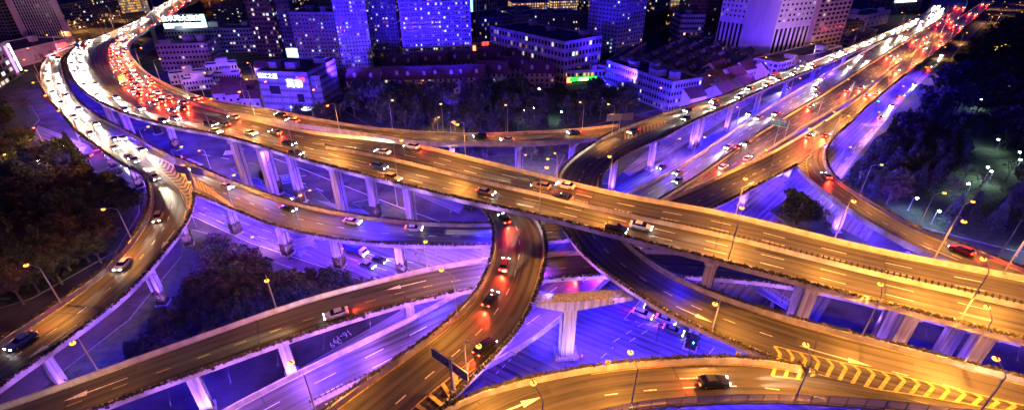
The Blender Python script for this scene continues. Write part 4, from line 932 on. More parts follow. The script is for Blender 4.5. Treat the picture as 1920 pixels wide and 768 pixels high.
wall_sign(e, '锦江之星', 2.6, 'signwhite', w * 0.22, h * 0.93); wall_sign(e, '莫泰', 4.4, 'signwhite', w * 0.72, h * 0.76); wall_sign(e, '268', 3.0, 'signred', w * 0.86, h * 0.88, -0.5); wall_sign(e, '酒店', 2.8, 'signcyan', w * 0.62, h * 0.14); wall_sign(e, '宾馆入口', 2.2, 'signwhite', w * 0.86, h * 0.15)
mb = MB(); mb.box((w * 0.3, -0.12, h * 0.6), (w * 0.2, 0.25, h * 0.2)); mb.build('dark_panel', M['pane'], e); mb = MB(); mb.box((w * 0.78, -0.12, h * 0.42), (w * 0.13, 0.25, h * 0.2)); mb.build('dark_panel', M['pane'], e)
building('speckled grey annex right of the blue lit hotel', (594, 214), (612, 212), 146, 24, 6, 8, 'wall_grey', 0.06, (0.4, 0.4), 'plain', (0,), roofs=0)
building('brown brick tower with a few lit flats above the blue hotel', (486, 108), (530, 108), -50, 26, 18, 7, 'wall_brown', 0.16, (0.6, 0.5), 'ribs', (1, 2), roofs=1)
e, w, h = building('narrow dark tower with a bright white entrance at its foot', (540, 118), (566, 118), -40, 24, 20, 5, 'wall_dark', 0.12, (0.6, 0.5), 'bands', (0, 1, 2), roofs=0); mb = MB(); mb.box((w * 0.5, -0.4, 6), (w * 0.8, 0.5, 8)); mb.build('lit_entrance', M['signcyan'], e)
building('broad blue lit housing tower with small square windows', (566, 134), (642, 134), 26, 24, 15, 12, 'wall_pale', 0.06, (0.45, 0.4), 'grid', (0, 1, 2), roofs=2)
building('taller blue lit housing tower right of the broad blue one', (644, 134), (702, 130), 2, 24, 18, 10, 'wall_pale', 0.13, (0.45, 0.4), 'grid', (0, 1, 2), roofs=2)
building('black unlit tower with sparse bright windows left of the balcony tower', (700, 120), (754, 120), -50, 26, 24, 10, 'wall_dark', 0.09, (0.5, 0.4), 'grid', (0, 1, 2, 3))
building('big blue lit housing tower striped with dark balconies', (760, 130), (886, 124), -60, 26, 22, 28, 'wall_pale', 0.10, (0.7, 0.45), 'balcony', (0, 1, 1, 2), roofs=2)
e, w, h = building('pale teal lit office building with a glowing white edge', (884, 52), (932, 44), -30, 30, 8, 10, 'wall_pale', 0.03, (0.5, 0.8), 'ribs', (1,)); mb = MB(); mb.box((0.6, -0.7, h * 0.65), (1.6, 0.5, h * 0.7)); mb.build('light_strip', M['signcyan'], e)
building('dark midrise with a flat roof behind the balcony tower', (884, 92), (962, 84), 34, 30, 7, 16, 'wall_dark', 0.10, (0.5, 0.5), 'grid', (0, 1), roofs=2)
e, w, h = building('small red lit corner shop with a coloured neon sign', (882, 112), (920, 108), 82, 14, 3, 6, 'wall_pink', 0.15, (0.5, 0.5), 'plain', (3,)); mb = MB(); mb.box((w * 0.2, -0.4, h * 0.5), (2.0, 0.4, h * 0.8)); mb.build('neon_strip', M['signorange'], e); wall_sign(e, '酒家', 3.0, 'signred', w * 0.75, h * 0.95)
building('pink four storey slab with ribbed front and arched top windows', (922, 118), (1056, 158), 0, 32, 5, 24, 'wall_pink', 0.10, (0.6, 0.5), 'ribs', (1, 2), roofs=3, side='r', height=24)
building('long grey midrise behind the pink slab', (962, 76), (1086, 70), 28, 24, 7, 26, 'wall_grey', 0.07, (0.4, 0.45), 'grid', (0, 1), roofs=4)
building('violet blue housing tower with a bright corner right of the pink slab', (1098, 106), (1152, 118), -60, 30, 22, 9, 'wall_pale', 0.06, (0.4, 0.4), 'grid', (0, 1, 2), roofs=2, side='r')
e, w, h = building('low curved corner shop with a glowing green fascia', (1062, 160), (1134, 156), 134, 20, 2, 10, 'wall_pink', 0.1, (0.6, 0.5), 'plain', (0, 3)); mb = MB(); mb.box((w * 0.42, -0.6, h * 0.45), (w * 0.72, 0.8, 2.2)); mb.build('fascia', M['signgreen'], e); mb = MB(); mb.box((w * 0.42, -1.05, h * 0.45), (w * 0.24, 0.1, 1.8)); mb.build('fascia_panel', M['signcream'], e)
mb = MB(); mb.box((w * 0.06, -0.5, h * 0.4), (3, 0.6, 3)); mb.build('neon_strip', M['signorange'], e)
e, w, h = building('pink boundary wing running up from the green lit corner', (1136, 154), (1208, 104), 0, 6, 2, 18, 'wall_pink', 0.0, (0.3, 0.2), 'ribs', (0,), roofs=0, height=9); mb = MB(); mb.box((w * 0.16, -0.6, h * 0.35), (w * 0.2, 0.8, 1.8)); mb.build('fascia', M['signgreen'], e)
e, w, h = building('long four storey block with banded balconies at the edge of the dark grove', (1133, 164), (1252, 212), 0, 20, 4, 28, 'wall_grey', 0.10, (0.6, 0.45), 'bands', (1, 1, 2), roofs=5, side='r', height=15)
building('round grey banded building in front of the brown tower', (1268, 88), (1312, 88), 30, 26, 6, 10, 'wall_grey', 0.04, (0.8, 0.45), 'bands', (0,), roofs=1)
building('brown office tower behind the round banded building', (1284, 72), (1338, 72), -60, 30, 20, 10, 'wall_brown', 0.03, (0.6, 0.5), 'ribs', (1,), roofs=1)
building('white office tower with small square windows over tall slots', (1336, 100), (1428, 116), -70, 30, 19, 12, 'wall_white', 0.14, (0.38, 0.42), 'slots', (1, 2), roofs=1, side='l', base_floor=0.42)
building('second white office tower with tall slots beside the orange signs', (1436, 122), (1500, 112), -70, 26, 19, 8, 'wall_white', 0.10, (0.4, 0.42), 'slots', (1, 2), roofs=1, side='r', base_floor=0.42)
building('beige tower with wide dark glazing right of the white towers', (1508, 112), (1566, 100), -70, 34, 20, 7, 'wall_pink', 0.06, (0.7, 0.5), 'ribs', (0, 2), roofs=1, side='r')
building('blue lit glass podium below the second white tower', (1450, 158), (1566, 122), 0, 16, 4, 26, 'wall_grey', 0.04, (0.6, 0.6), 'ribs', (1,), roofs=2, height=12)
building('small white hall with a plain gable beside the far right lamps', (1612, 56), (1662, 44), 26, 20, 2, 6, 'wall_white', 0.0, (0.3, 0.3), 'plain', (0,))
building('low dark shed with an orange lit forecourt near the upper right ramp', (1560, 64), (1616, 58), 44, 26, 3, 10, 'wall_dark', 0.10, (0.5, 0.5), 'plain', (0, 3))
building('low grey block beside the upper right ramp', (1592, 92), (1640, 72), 66, 14, 2, 8, 'wall_grey', 0.06, (0.5, 0.5), 'plain', (0,))
e, w, h = building('dark building showing a blazing white screen at the top right', (1664, 30), (1720, 26), -20, 26, 6, 8, 'wall_dark', 0.0, (0.5, 0.5), 'plain', (0,)); mb = MB(); mb.box((w * 0.42, -0.5, h * 0.72), (w * 0.7, 0.5, h * 0.42)); mb.build('screen', M['signwhite'], e)
for i, (bl, br, tp, c) in enumerate((((962, 24), (1030, 22), 6, (3,)), ((1034, 22), (1082, 20), 2, (3, 0)), ((1196, 12), (1280, 10), -4, (3,)), ((940, 34), (1000, 32), 20, (1, 0)))):
    building(['golden lit low building at the top centre', 'golden lit hall beside the top centre lamps', 'golden lit building far behind the violet tower', 'dim low building with cool lamps at the top centre'][i], bl, br, tp, 30, 4, 14, 'wall_pale', 0.7, (0.7, 0.6), 'bands', c, roofs=1)
for i, (bl, br, tp, lf) in enumerate((((404, 44), (470, 40), 14, 0.06), ((476, 40), (520, 36), -10, 0.08), ((420, 26), (480, 24), -14, 0.1), ((600, 40), (660, 40), -30, 0.05), ((660, 60), (700, 58), -40, 0.05))):
    building(['dark block with a stepped pale parapet upper left of centre', 'dark narrow block left of the brown tower top', 'distant dark slab at the top left of centre', 'dark slab behind the broad blue tower', 'dark slab behind the taller blue tower'][i], bl, br, tp, 26, 10, 12, 'wall_dark', lf, (0.5, 0.5), 'grid', (0, 1, 2))
far = []
for i in range(26):
    x = 380 + i * 44 + rnd.uniform(-12, 12); y = rnd.uniform(-22, 30)
    if x > 1290 and x < 1560 and y > 0: y = -15
    far.append((x, y))
for i, (x, y) in enumerate(far):
    if 1700 < x: break
    building('dark distant city block with small warm windows along the top edge, %s from the left' % ordinal(i), (x, y), (x + rnd.uniform(26, 44), y + rnd.uniform(-2, 2)), 0, 22, rnd.randint(6, 14), rnd.randint(8, 13), rnd.choice(('wall_dark', 'wall_grey', 'wall_brown')), 0.16, (0.5, 0.5), 'bands', (0, 2, 3, 1), roofs=1, height=rnd.uniform(18, 44))
# --- pitched roof houses
def house_mesh(w, d, h, rh, wallm, dormer=True):
    a = MB(); a.box((0, 0, h / 2), (w, d, h)); a.face([(-w / 2, -d / 2, h), (-w / 2, d / 2, h), (-w / 2, 0, h + rh)]); a.face([(w / 2, d / 2, h), (w / 2, -d / 2, h), (w / 2, 0, h + rh)])
    b = MB(); o = 0.5
    for s in (-1, 1):
        q = [(-w / 2 - o, s * (d / 2 + o), h - o * rh / d * 2), (w / 2 + o, s * (d / 2 + o), h - o * rh / d * 2), (w / 2 + o, 0, h + rh), (-w / 2 - o, 0, h + rh)]
        b.hexa(q, [(x, y, z + 0.2) for x, y, z in q])
    c = MB()
    if dormer:
        for x in (-w * 0.25, w * 0.25):
            c.box((x, -d * 0.3, h + rh * 0.45), (1.6, 1.8, 1.6)); c.hexa([(x - 1, -d * 0.3 - 1, h + rh * 0.45 + 0.8), (x + 1, -d * 0.3 - 1, h + rh * 0.45 + 0.8), (x + 1, -d * 0.3 + 1, h + rh * 0.45 + 0.8), (x - 1, -d * 0.3 + 1, h + rh * 0.45 + 0.8)],
                   [(x - .05, -d * 0.3 - 1, h + rh * 0.45 + 1.6), (x + .05, -d * 0.3 - 1, h + rh * 0.45 + 1.6), (x + .05, -d * 0.3 + 1, h + rh * 0.45 + 1.6), (x - .05, -d * 0.3 + 1, h + rh * 0.45 + 1.6)])
    return a.mesh('wall', [M[wallm]]), b.mesh('roof', [M['roof_tile']]), (c.mesh('dormer', [M[wallm]]) if dormer else None)
HM = {}
def house(px, py, w, d, h, rh, rz, wallm, label, group, lit=0.15, dormer=True):
    k = (w, d, h, rh, wallm, dormer)
    if k not in HM: HM[k] = house_mesh(*k)
    e = empty('house', P(px, py), rz); tag(e, label, 'house', group); a, b, c = HM[k]
    link(bpy.data.objects.new('wall', a), e); rf = link(bpy.data.objects.new('roof', b), e)
    if c: link(bpy.data.objects.new('dormer', c), rf)
    r = random.Random(px * 7 + py); nb = max(2, int(w / 3))
    for f in range(max(1, int(h / 3))):
        for i in range(nb):
            l = r.random() < lit; o = link(bpy.data.objects.new('window', pane_mesh(1.2, 1.4, M['panelit'][r.choice((0, 1, 2, 4, 5, 6))] if l else M['pane'])), e)
            o.location = ((i + 0.5) * w / nb - w / 2, -d / 2 - 0.03, f * 3 + 1.7)
    return e
for i, (x, y) in enumerate(((690, 176), (735, 172), (785, 172), (835, 170), (880, 168), (925, 160), (760, 146), (815, 142), (870, 138), (925, 134), (965, 150), (1010, 160), (975, 132))):
    house(x, y, 18, 13, 9, 5.5, rnd.uniform(-0.15, 0.15), 'wall_pale' if i in (0, 3, 5) else 'wall_pink', 'steep red tiled villa with dormers behind the dark grove, %s in its row' % ordinal(i), 'red tiled villas behind the grove', 0.08)
for i, (x, y) in enumerate(((425, 186), (450, 188), (470, 178), (440, 172), (480, 196), (500, 138), (530, 134), (560, 140))):
    house(x, y, 10, 9, 5, 3.2, 0.2 + rnd.uniform(-0.2, 0.2), 'wall_pale', 'small gabled cottage in the violet cluster left of the blue hotel', 'cottages left of the blue hotel', 0.12, False)
rows = [(1210, 148, 7), (1232, 158, 7), (1254, 168, 6), (1276, 178, 5), (1190, 138, 7)]
ti = 0
for ri, (x, y, n) in enumerate(rows):
    a = P(x, y); b = P(x + 130, y - 66); rz = math.atan2(b.y - a.y, b.x - a.x)
    for k in range(n):
        p = a.lerp(b, k / (n - 1)); q = proj(p)
        house(q[0], q[1], 11, 9, 7, 3.0, rz, 'wall_grey', 'terraced lane house with dark pitched roof in the blue lit rows behind the long block', 'terraced lane houses', 0.07, True); ti += 1
for i, (x, y) in enumerate(((1335, 150), (1368, 162), (1390, 150), (1352, 178), (1320, 176), (1410, 136), (1430, 150), (1300, 190), (1345, 196), (1385, 180), (1290, 205), (1330, 168))):
    house(x, y, 12, 10, 8, 3.6, 0.6 + rnd.uniform(-0.1, 0.1), 'wall_white', 'pale villa with dark hipped roof below the white tower, near the long ramp', 'pale villas below the white tower', 0.12, False)
# added blue and violet floodlights that wash the facades, each on an invented short mast on the roofs and ground in front
def added_flood_mast(px, py, h, aim_px, energy, col, label, spot=80):
    p = P(px, py); e = empty('added_floodlight_mast', p); tag(e, label, 'floodlight', 'added floodlight masts among the buildings'); mb = MB(); mb.tube((0, 0, 0), (0, 0, h), 0.16, 0.1, 6); mb.build('pole', M['darkmetal'], e)
    o = link(bpy.data.objects.new('flood_lamp', flood_body), e); o.location = (0, 0, h); a = P(aim_px[0], aim_px[1]); t = Vector((a.x, a.y, aim_px[2])) - Vector((p.x, p.y, h))
    link(bpy.data.objects.new('lamp_glass', flood_glass_me), o); light('SPOT', 'flood_light', (0, 0, 0.9), o, energy * 0.26 * K_FLOOD, col, 0.4, spot, 0.7, t)
FM = [(560, 205, 14, (605, 134, 45), 500000, BLUE), (640, 200, 14, (672, 132, 48), 600000, INDIGO), (790, 200, 14, (800, 130, 60), 600000, BLUE), (860, 200, 14, (860, 126, 60), 600000, BLUE), (1140, 200, 10, (1120, 112, 50), 500000, BLUE), (1180, 190, 10, (1165, 112, 50), 500000, INDIGO),
      (1400, 190, 14, (1385, 110, 40), 330000, VIOLET), (1470, 180, 12, (1465, 118, 40), 400000, INDIGO), (545, 250, 16, (545, 214, 15), 80000, BLUE), (1010, 215, 12, (1000, 140, 14), 160000, (1.0, 0.35, 0.4)), (1230, 240, 10, (1250, 160, 0), 110000, BLUE), (1340, 225, 10, (1350, 160, 0), 90000, BLUE),
      (110, 170, 20, (95, 90, 50), 400000, (0.9, 0.35, 0.6)), (350, 190, 18, (355, 132, 16), 70000, (0.6, 0.22, 0.9)), (430, 215, 16, (430, 150, 5), 45000, VIOLET), (1530, 170, 16, (1530, 108, 40), 220000, (0.8, 0.35, 0.7)), (850, 235, 12, (850, 150, 10), 90000, INDIGO), (700, 225, 12, (700, 170, 8), 60000, INDIGO), (480, 170, 14, (460, 100, 20), 200000, INDIGO)]
for i, f in enumerate(FM): added_flood_mast(*f, 'added dark floodlight mast washing the facades behind it, %s from the left' % ordinal(sorted(q[0] for q in FM).index(f[0])))

fl = []
for i in range(46):
    x, y = (rnd.uniform(100, 300), rnd.uniform(14, 78)) if i < 14 else ((rnd.uniform(360, 1000), rnd.uniform(4, 190)) if i < 32 else ((rnd.uniform(1540, 1720), rnd.uniform(14, 90)) if i < 39 else (rnd.uniform(1830, 1915), rnd.uniform(8, 60))))
    p = P(x, y); ok = True
    for e, w, d, h in BLD:
        q = Matrix.Rotation(-e.rotation_euler.z, 3, 'Z') @ (p - e.location)
        if -2 < q.x < w + 2 and -3 < q.y < d + 2: ok = False
    if ok and not any(r_.inside(p.x, p.y, 2) is not None for r_ in RD.values()): fl.append((x, y))
fl.sort()
for i, (x, y) in enumerate(fl): street_lamp(P(x, y), 9, rnd.uniform(0, 6.28), 'distant orange street lamp among the city blocks, %s from the left' % ordinal(i), 'distant orange street lamps', 9000, 1.2, col=(1.0, 0.42, 0.1))
# ------------------------------------------------------------------ trees
M['leaf'] = noisy('leaves', (0.025, 0.045, 0.018), (0.085, 0.11, 0.045), 0.35, 0.85, detail=5)
M['leafred'] = noisy('autumn_leaves', (0.03, 0.03, 0.015), (0.10, 0.075, 0.04), 0.35, 0.85, detail=5)
M['leafdark'] = noisy('conifer_leaves', (0.015, 0.03, 0.018), (0.05, 0.075, 0.04), 0.4, 0.9, detail=5)
M['bark'] = noisy('bark', (0.08, 0.06, 0.045), (0.16, 0.13, 0.10), 3.0, 0.95, (1, 1, 0.2))
def crown_clump(mb, c, r, n, size, rr):
    for _ in range(n):
        d = Vector((rr.gauss(0, 1), rr.gauss(0, 1), rr.gauss(0, 0.8)));
        if d.length < 1e-3: continue
        q = Vector(c) + d.normalized() * r * rr.uniform(0.35, 1.05); nrm = (d.normalized() + Vector((rr.uniform(-.7, .7), rr.uniform(-.7, .7), rr.uniform(-.2, .9)))).normalized()
        a = nrm.orthogonal().normalized(); a.rotate(Matrix.Rotation(rr.uniform(0, 6.28), 3, nrm)); b = nrm.cross(a); s = size * rr.uniform(0.5, 1.2)
        mb.face([q - a * s - b * s * 0.4, q + a * s * 0.3 - b * s * 0.8, q + a * s + b * s * 0.3, q - a * s * 0.2 + b * s * 0.8])
def tree_meshes(kind, seed):
    rr = random.Random(seed); t = MB(); c = MB()
    if kind == 'broad':
        h = 9.0; t.tube((0, 0, 0), (0.1, 0, 3.2), 0.28, 0.2, 7)
        tips = []
        for i in range(7):
            a = i * 0.9 + rr.uniform(-.3, .3); l = rr.uniform(2.2, 3.6); p = Vector((math.cos(a) * l * 0.85, math.sin(a) * l * 0.85, 3.2 + rr.uniform(1.2, 4.2))); t.tube((0.1, 0, 2.6 + i * 0.1), p, 0.12, 0.04, 5); tips.append(p)
        tips += [Vector((rr.uniform(-1.2, 1.2), rr.uniform(-1.2, 1.2), rr.uniform(6, 7.8))) for _ in range(5)]
        for p in tips:
            crown_clump(c, p, rr.uniform(1.1, 1.9), 85, 0.42, rr)
            for _ in range(3): crown_clump(c, p + Vector((rr.gauss(0, 1.2), rr.gauss(0, 1.2), rr.gauss(0, 0.8))), rr.uniform(0.5, 0.9), 26, 0.36, rr)
    elif kind == 'conifer':
        t.tube((0, 0, 0), (0, 0, 12), 0.26, 0.04, 7)
        for k in range(16):
            z = 1.8 + k * 0.66; r = (1 - k / 16.5) * 2.9
            for j in range(7):
                a = j * 0.9 + k * 0.5 + rr.uniform(-.2, .2)
                for q in range(3): crown_clump(c, (math.cos(a) * r * (q + 1) / 3, math.sin(a) * r * (q + 1) / 3, z - 0.3 * q), 0.35, 5, 0.36, rr)
    elif kind == 'bare':
        t.tube((0, 0, 0), (0, 0, 2.4), 0.22, 0.16, 6)
        def br(p, d, l, r, n):
            e = p + d * l; t.tube(p, e, r, r * 0.6, 4)
            if n:
                for _ in range(3): br(e, (d + Vector((rr.uniform(-.7, .7), rr.uniform(-.7, .7), rr.uniform(-.1, .5)))).normalized(), l * 0.72, r * 0.6, n - 1)
        for i in range(4): a = i * 1.57 + rr.uniform(-.4, .4); br(Vector((0, 0, 2.3)), Vector((math.cos(a) * 0.6, math.sin(a) * 0.6, 1)).normalized(), 1.9, 0.11, 3)
        for _ in range(40): crown_clump(c, (rr.gauss(0, 2), rr.gauss(0, 2), rr.uniform(4, 7.5)), 0.5, 4, 0.2, rr)
    elif kind == 'bush':
        for _ in range(9): a = rr.uniform(0, 6.28); t.tube((0, 0, 0), (math.cos(a) * 0.7, math.sin(a) * 0.7, 1.2), 0.05, 0.02, 4)
        for _ in range(12): crown_clump(c, (rr.gauss(0, 0.9), rr.gauss(0, 0.9), rr.uniform(0.5, 1.7)), 0.7, 30, 0.3, rr)
    return t, c
TM = {}
for kind, lm, seeds in (('broad', 'leaf', (1, 2, 3)), ('broad', 'leafred', (4, 5)), ('conifer', 'leafdark', (6, 7)), ('bare', 'leafred', (8, 9)), ('bush', 'leaf', (10,))):
    for sd_ in seeds:
        t, c = tree_meshes(kind, sd_); TM.setdefault(kind + lm, []).append((t.mesh('trunk', [M['bark']]), c.mesh('crown', [M[lm]])))
NAMES = {'broadleaf': 'leafy_tree', 'broadleafred': 'leafy_tree', 'coniferleafdark': 'conifer_tree', 'bareleafred': 'bare_tree', 'bushleaf': 'shrub'}
NTREE = [0]
def tree(kind, p, s, label, group):
    t, c = rnd.choice(TM[kind]); e = empty(NAMES[kind], p, rnd.uniform(0, 6.28)); k = s * rnd.uniform(0.85, 1.15); e.scale = (k, k, k * rnd.uniform(0.9, 1.15)); tag(e, label, 'shrub' if kind == 'bushleaf' else 'tree', group)
    link(bpy.data.objects.new('stem' if kind == 'bushleaf' else 'trunk', t), e); link(bpy.data.objects.new('crown', c), e); NTREE[0] += 1
def grove(poly, n, mix, s, label, group, mind=3.2):
    xs = [q[0] for q in poly]; ys = [q[1] for q in poly]; pts = [P(*q) for q in poly]
    x0, x1, y0, y1 = min(p.x for p in pts), max(p.x for p in pts), min(p.y for p in pts), max(p.y for p in pts); done = []; tries = 0
    while len(done) < n and tries < n * 60:
        tries += 1; x, y = rnd.uniform(x0, x1), rnd.uniform(y0, y1)
        if not in_poly(x, y, pts): continue
        if any((x - a) ** 2 + (y - b) ** 2 < mind ** 2 for a, b in done): continue
        if any(r.inside(x, y, 2.5) is not None for r in RD.values()): continue
        if any((x - l.location.x) ** 2 + (y - l.location.y) ** 2 < 2.5 ** 2 for l in ALL_LAMPS): continue
        done.append((x, y)); k = rnd.choice(mix)
        tree(k, (x, y, 0.12), s, label % {'broadleaf': 'leafy', 'broadleafred': 'russet leafy', 'coniferleafdark': 'dark conifer', 'bareleafred': 'bare branched', 'bushleaf': 'low'}[k], group)
B_, R_, C__, X_ = 'broadleaf', 'broadleafred', 'coniferleafdark', 'bareleafred'
grove([(130, 305), (40, 335), (-30, 400), (-200, 660), (40, 580), (215, 480), (262, 405), (266, 380), (240, 350), (200, 335)], 92, [B_, B_, R_, R_, C__], 1.05, '%s tree in the dark wood inside the left curved ramp', 'trees in the wood inside the left curve', 3.2)
grove([(345, 440), (400, 470), (470, 500), (560, 545), (600, 570), (520, 600), (420, 640), (380, 600), (360, 520)], 40, [R_, R_, B_], 0.72, '%s tree on the dark island between the left and lower left ramps', 'trees on the island between the left ramps', 2.6)
grove([(300, 575), (370, 560), (440, 645), (330, 672), (215, 715), (150, 735), (190, 680)], 24, [B_, C__, R_], 0.55, '%s low tree on the dark ground under the left curved ramp end', 'trees under the left curved ramp end', 2.4)
grove([(560, 500), (640, 535), (700, 552), (640, 575), (580, 560)], 10, [R_, B_], 0.55, '%s tree at the tip of the island beside the lower left ramp', 'trees at the island tip', 2.4)
grove([(230, 690), (330, 655), (330, 640), (280, 640)], 5, [R_, B_], 0.6, '%s tree beside the lower left ramp parapet', 'trees beside the lower left ramp', 2.5)
grove([(655, 212), (700, 244), (800, 256), (920, 262), (1060, 246), (1140, 224), (1200, 206), (1160, 190), (1060, 182), (940, 185), (820, 190), (680, 188)], 90, [B_, B_, C__, X_, B_], 1.3, '%s tree in the dark grove between the far ramp and the red villas', 'trees in the grove beyond the far ramp', 4.5)
grove([(700, 300), (800, 340), (900, 380), (890, 330), (960, 300), (1040, 300), (1050, 270), (820, 270)], 18, [B_, R_, C__], 0.8, '%s tree on the ground behind the topmost viaduct', 'trees behind the topmost viaduct', 3.5)
grove([(1140, 345), (1180, 310), (1290, 240), (1240, 240), (1160, 300)], 10, [B_, R_], 0.7, '%s tree between the long ramp and the side street', 'trees by the side street', 3.5)
grove([(1575, 352), (1640, 290), (1700, 235), (1790, 280), (1800, 330), (1700, 380), (1680, 400), (1640, 385)], 60, [B_, C__, C__, R_], 1.0, '%s tree in the near part of the park beside the right hand ramp', 'trees in the near part of the park', 3.4)
grove([(1700, 228), (1760, 150), (1860, 60), (2000, 40), (2300, 160), (1980, 330), (1880, 290), (1800, 260)], 34, [B_, B_, R_, C__, X_], 1.15, '%s tree in the far dark forest right of the highway', 'trees in the far forest', 6.0)
grove([(1700, 400), (1800, 330), (1900, 340), (2050, 400), (2000, 500), (1860, 440), (1750, 425)], 24, [X_, X_, C__, B_], 0.85, '%s tree among the white lamps of the park at the right', 'trees among the white park lamps', 4.0)
wd = MB(); wr = random.Random(5); wp = [P(*q) for q in ((1716, 205), (1790, 118), (1850, 70), (1905, 44), (2050, 40), (2300, 150), (2060, 330), (1960, 330), (1900, 290), (1840, 270), (1780, 262))]
wn = 0; wx0, wx1, wy0, wy1 = min(p.x for p in wp), max(p.x for p in wp), min(p.y for p in wp), max(p.y for p in wp)
for _ in range(20000):
    if wn > 1100: break
    x, y = wr.uniform(wx0, wx1), wr.uniform(wy0, wy1)
    if not in_poly(x, y, wp): continue
    if any((x - l.location.x) ** 2 + (y - l.location.y) ** 2 < 16 for l in ALL_LAMPS): continue
    wn += 1; h = wr.uniform(5, 9); rr_ = wr.uniform(2.0, 3.6)
    for _k in range(4): crown_clump(wd, (x + wr.gauss(0, 1.8), y + wr.gauss(0, 1.8), h + wr.gauss(0, 1.2)), rr_ * wr.uniform(0.6, 1.0), 20, 0.9, wr)
    wd.tube((x, y, 0), (x, y, h), 0.25, 0.12, 5)
tag(wd.build('far_wood', M['leafdark']), 'continuous dark wood filling the park right of the highway', 'wood', kind='stuff')
grove([(1450, 395), (1490, 372), (1530, 402), (1560, 432), (1500, 432)], 5, [B_, C__], 0.75, '%s tree on the blue lit island under the right fork', 'trees under the right fork', 2.8)
grove([(0, 200), (55, 205), (70, 235), (20, 258), (-60, 240)], 12, [B_, X_], 0.9, '%s tree on the lit plaza corner at the left edge', 'trees at the left plaza', 4.0)
grove([(30, 268), (75, 262), (70, 292), (20, 320), (0, 300)], 8, [B_, R_], 0.75, '%s tree on the island of the left street crossing', 'trees at the left crossing', 3.5)
grove([(1196, 40), (1280, 36), (1262, 76), (1196, 92)], 24, [B_, B_, R_], 1.2, '%s tree in the dark garden right of the violet tower', 'trees right of the violet tower', 6.0)
grove([(1060, 150), (1140, 138), (1160, 118), (1110, 120)], 8, [B_], 0.9, '%s tree on the terrace at the foot of the violet tower', 'trees at the violet tower foot', 4.0)
grove([(500, 232), (560, 240), (620, 236), (660, 224), (640, 206), (618, 214), (560, 222)], 14, [B_, R_], 0.7, '%s tree between the blue hotel and the far ramp', 'trees by the blue hotel', 3.2)
grove([(600, 168), (655, 176), (650, 150), (600, 146)], 9, [B_], 0.9, '%s tree among the houses below the blue towers', 'trees below the blue towers', 4.0)
grove([(880, 400), (905, 384), (900, 372), (870, 385)], 4, ['bushleaf'], 1.1, '%s shrub beside the piers behind the middle ramp', 'shrubs behind the middle ramp', 1.5)
grove([(560, 490), (600, 500), (640, 525), (600, 525)], 7, ['bushleaf'], 1.0, '%s shrub on the verge beside the violet avenue', 'shrubs on the avenue verge', 1.8)
# gold lit trees far behind
for i, (x, y) in enumerate(((1205, 12), (1230, 10), (1255, 8), (1240, 42), (1255, 44), (1862, 100), (1850, 104))):
    p = P(x, y); tree('broadleaf', p, 1.1, 'leafy tree lit gold by the lamp beside it far at the %s' % ('right' if x > 1500 else 'top of the photo'), 'gold lit trees')
    street_lamp(p + Vector((3, -7, 0)), 8, rnd.uniform(0, 6), 'orange lamp post beside the gold lit trees, %s from the left' % ordinal(sorted((1205, 1230, 1255, 1240, 1256, 1862, 1850)).index(x) if x in (1205, 1230, 1240, 1255, 1862, 1850) else 4), 'lamp posts by the gold lit trees', 16000, 1.0, col=(1, 0.5, 0.05))
# ------------------------------------------------------------------ vehicles
PAINT = {}
for n, c in (('white', (0.7, 0.7, 0.7)), ('silver', (0.42, 0.43, 0.45)), ('black', (0.012, 0.012, 0.014)), ('grey', (0.16, 0.165, 0.17)), ('red', (0.35, 0.02, 0.02)), ('blue', (0.03, 0.06, 0.25)), ('gold', (0.38, 0.28, 0.13)), ('yellow', (0.75, 0.45, 0.03))):
    PAINT[n] = base_mat('car_paint_' + n, c, 0.28, 0.25 if n in ('silver', 'grey', 'gold') else 0.0, 0.5); PAINT[n].node_tree.nodes['Principled BSDF'].inputs['Coat Weight'].default_value = 0.6
M['rubber'] = base_mat('tyre_rubber', (0.015, 0.015, 0.015), 0.9); M['rim'] = base_mat('alloy_rim', (0.5, 0.5, 0.52), 0.3, 0.9); M['carglass'] = base_mat('car_glass', (0.01, 0.012, 0.015), 0.08, 0, 0.8)
def car_body(mb, suv=False):
    # lofted body: x forward; stations of (x, bottom, belt, half width)
    st = [(-2.28, 0.42, 0.78, 0.74), (-2.2, 0.26, 0.98, 0.84), (-1.5, 0.2, 1.04, 0.9), (-0.5, 0.18, 0.98, 0.9), (0.9, 0.18, 0.96, 0.9), (1.6, 0.2, 0.86, 0.88), (2.15, 0.26, 0.74, 0.82), (2.28, 0.4, 0.6, 0.7)]
    up = 0.16 if suv else 0.0
    def ring(x, b, t, w): t += up; return [(x, -w * 0.9, b), (x, -w, b + (t - b) * 0.45), (x, -w * 0.94, t), (x, w * 0.94, t), (x, w, b + (t - b) * 0.45), (x, w * 0.9, b)]
    prev = ring(*st[0]); mb.face(prev)
    for q in st[1:]:
        cur = ring(*q)
        for i in range(6): j = (i + 1) % 6; mb.face([prev[i], prev[j], cur[j], cur[i]])
        prev = cur
    mb.face(prev[::-1])
    rz = 1.74 if suv else 1.44; rb = -1.75 if suv else -1.15
    mb.hexa([(rb, -0.66, rz - 0.06), (0.25, -0.66, rz - 0.06), (0.25, 0.66, rz - 0.06), (rb, 0.66, rz - 0.06)], [(rb + 0.1, -0.58, rz), (0.15, -0.58, rz), (0.15, 0.58, rz), (rb + 0.1, 0.58, rz)])
def car_glass(mb, suv=False):
    up = 0.16 if suv else 0.0; rz = (1.74 if suv else 1.44) - 0.07; rb = -1.75 if suv else -1.15; bb = -2.1 if suv else -1.85
    mb.hexa([(bb, -0.82, 0.98 + up), (1.05, -0.82, 0.92 + up), (1.05, 0.82, 0.92 + up), (bb, 0.82, 0.98 + up)], [(rb, -0.66, rz), (0.25, -0.66, rz), (0.25, 0.66, rz), (rb, 0.66, rz)])
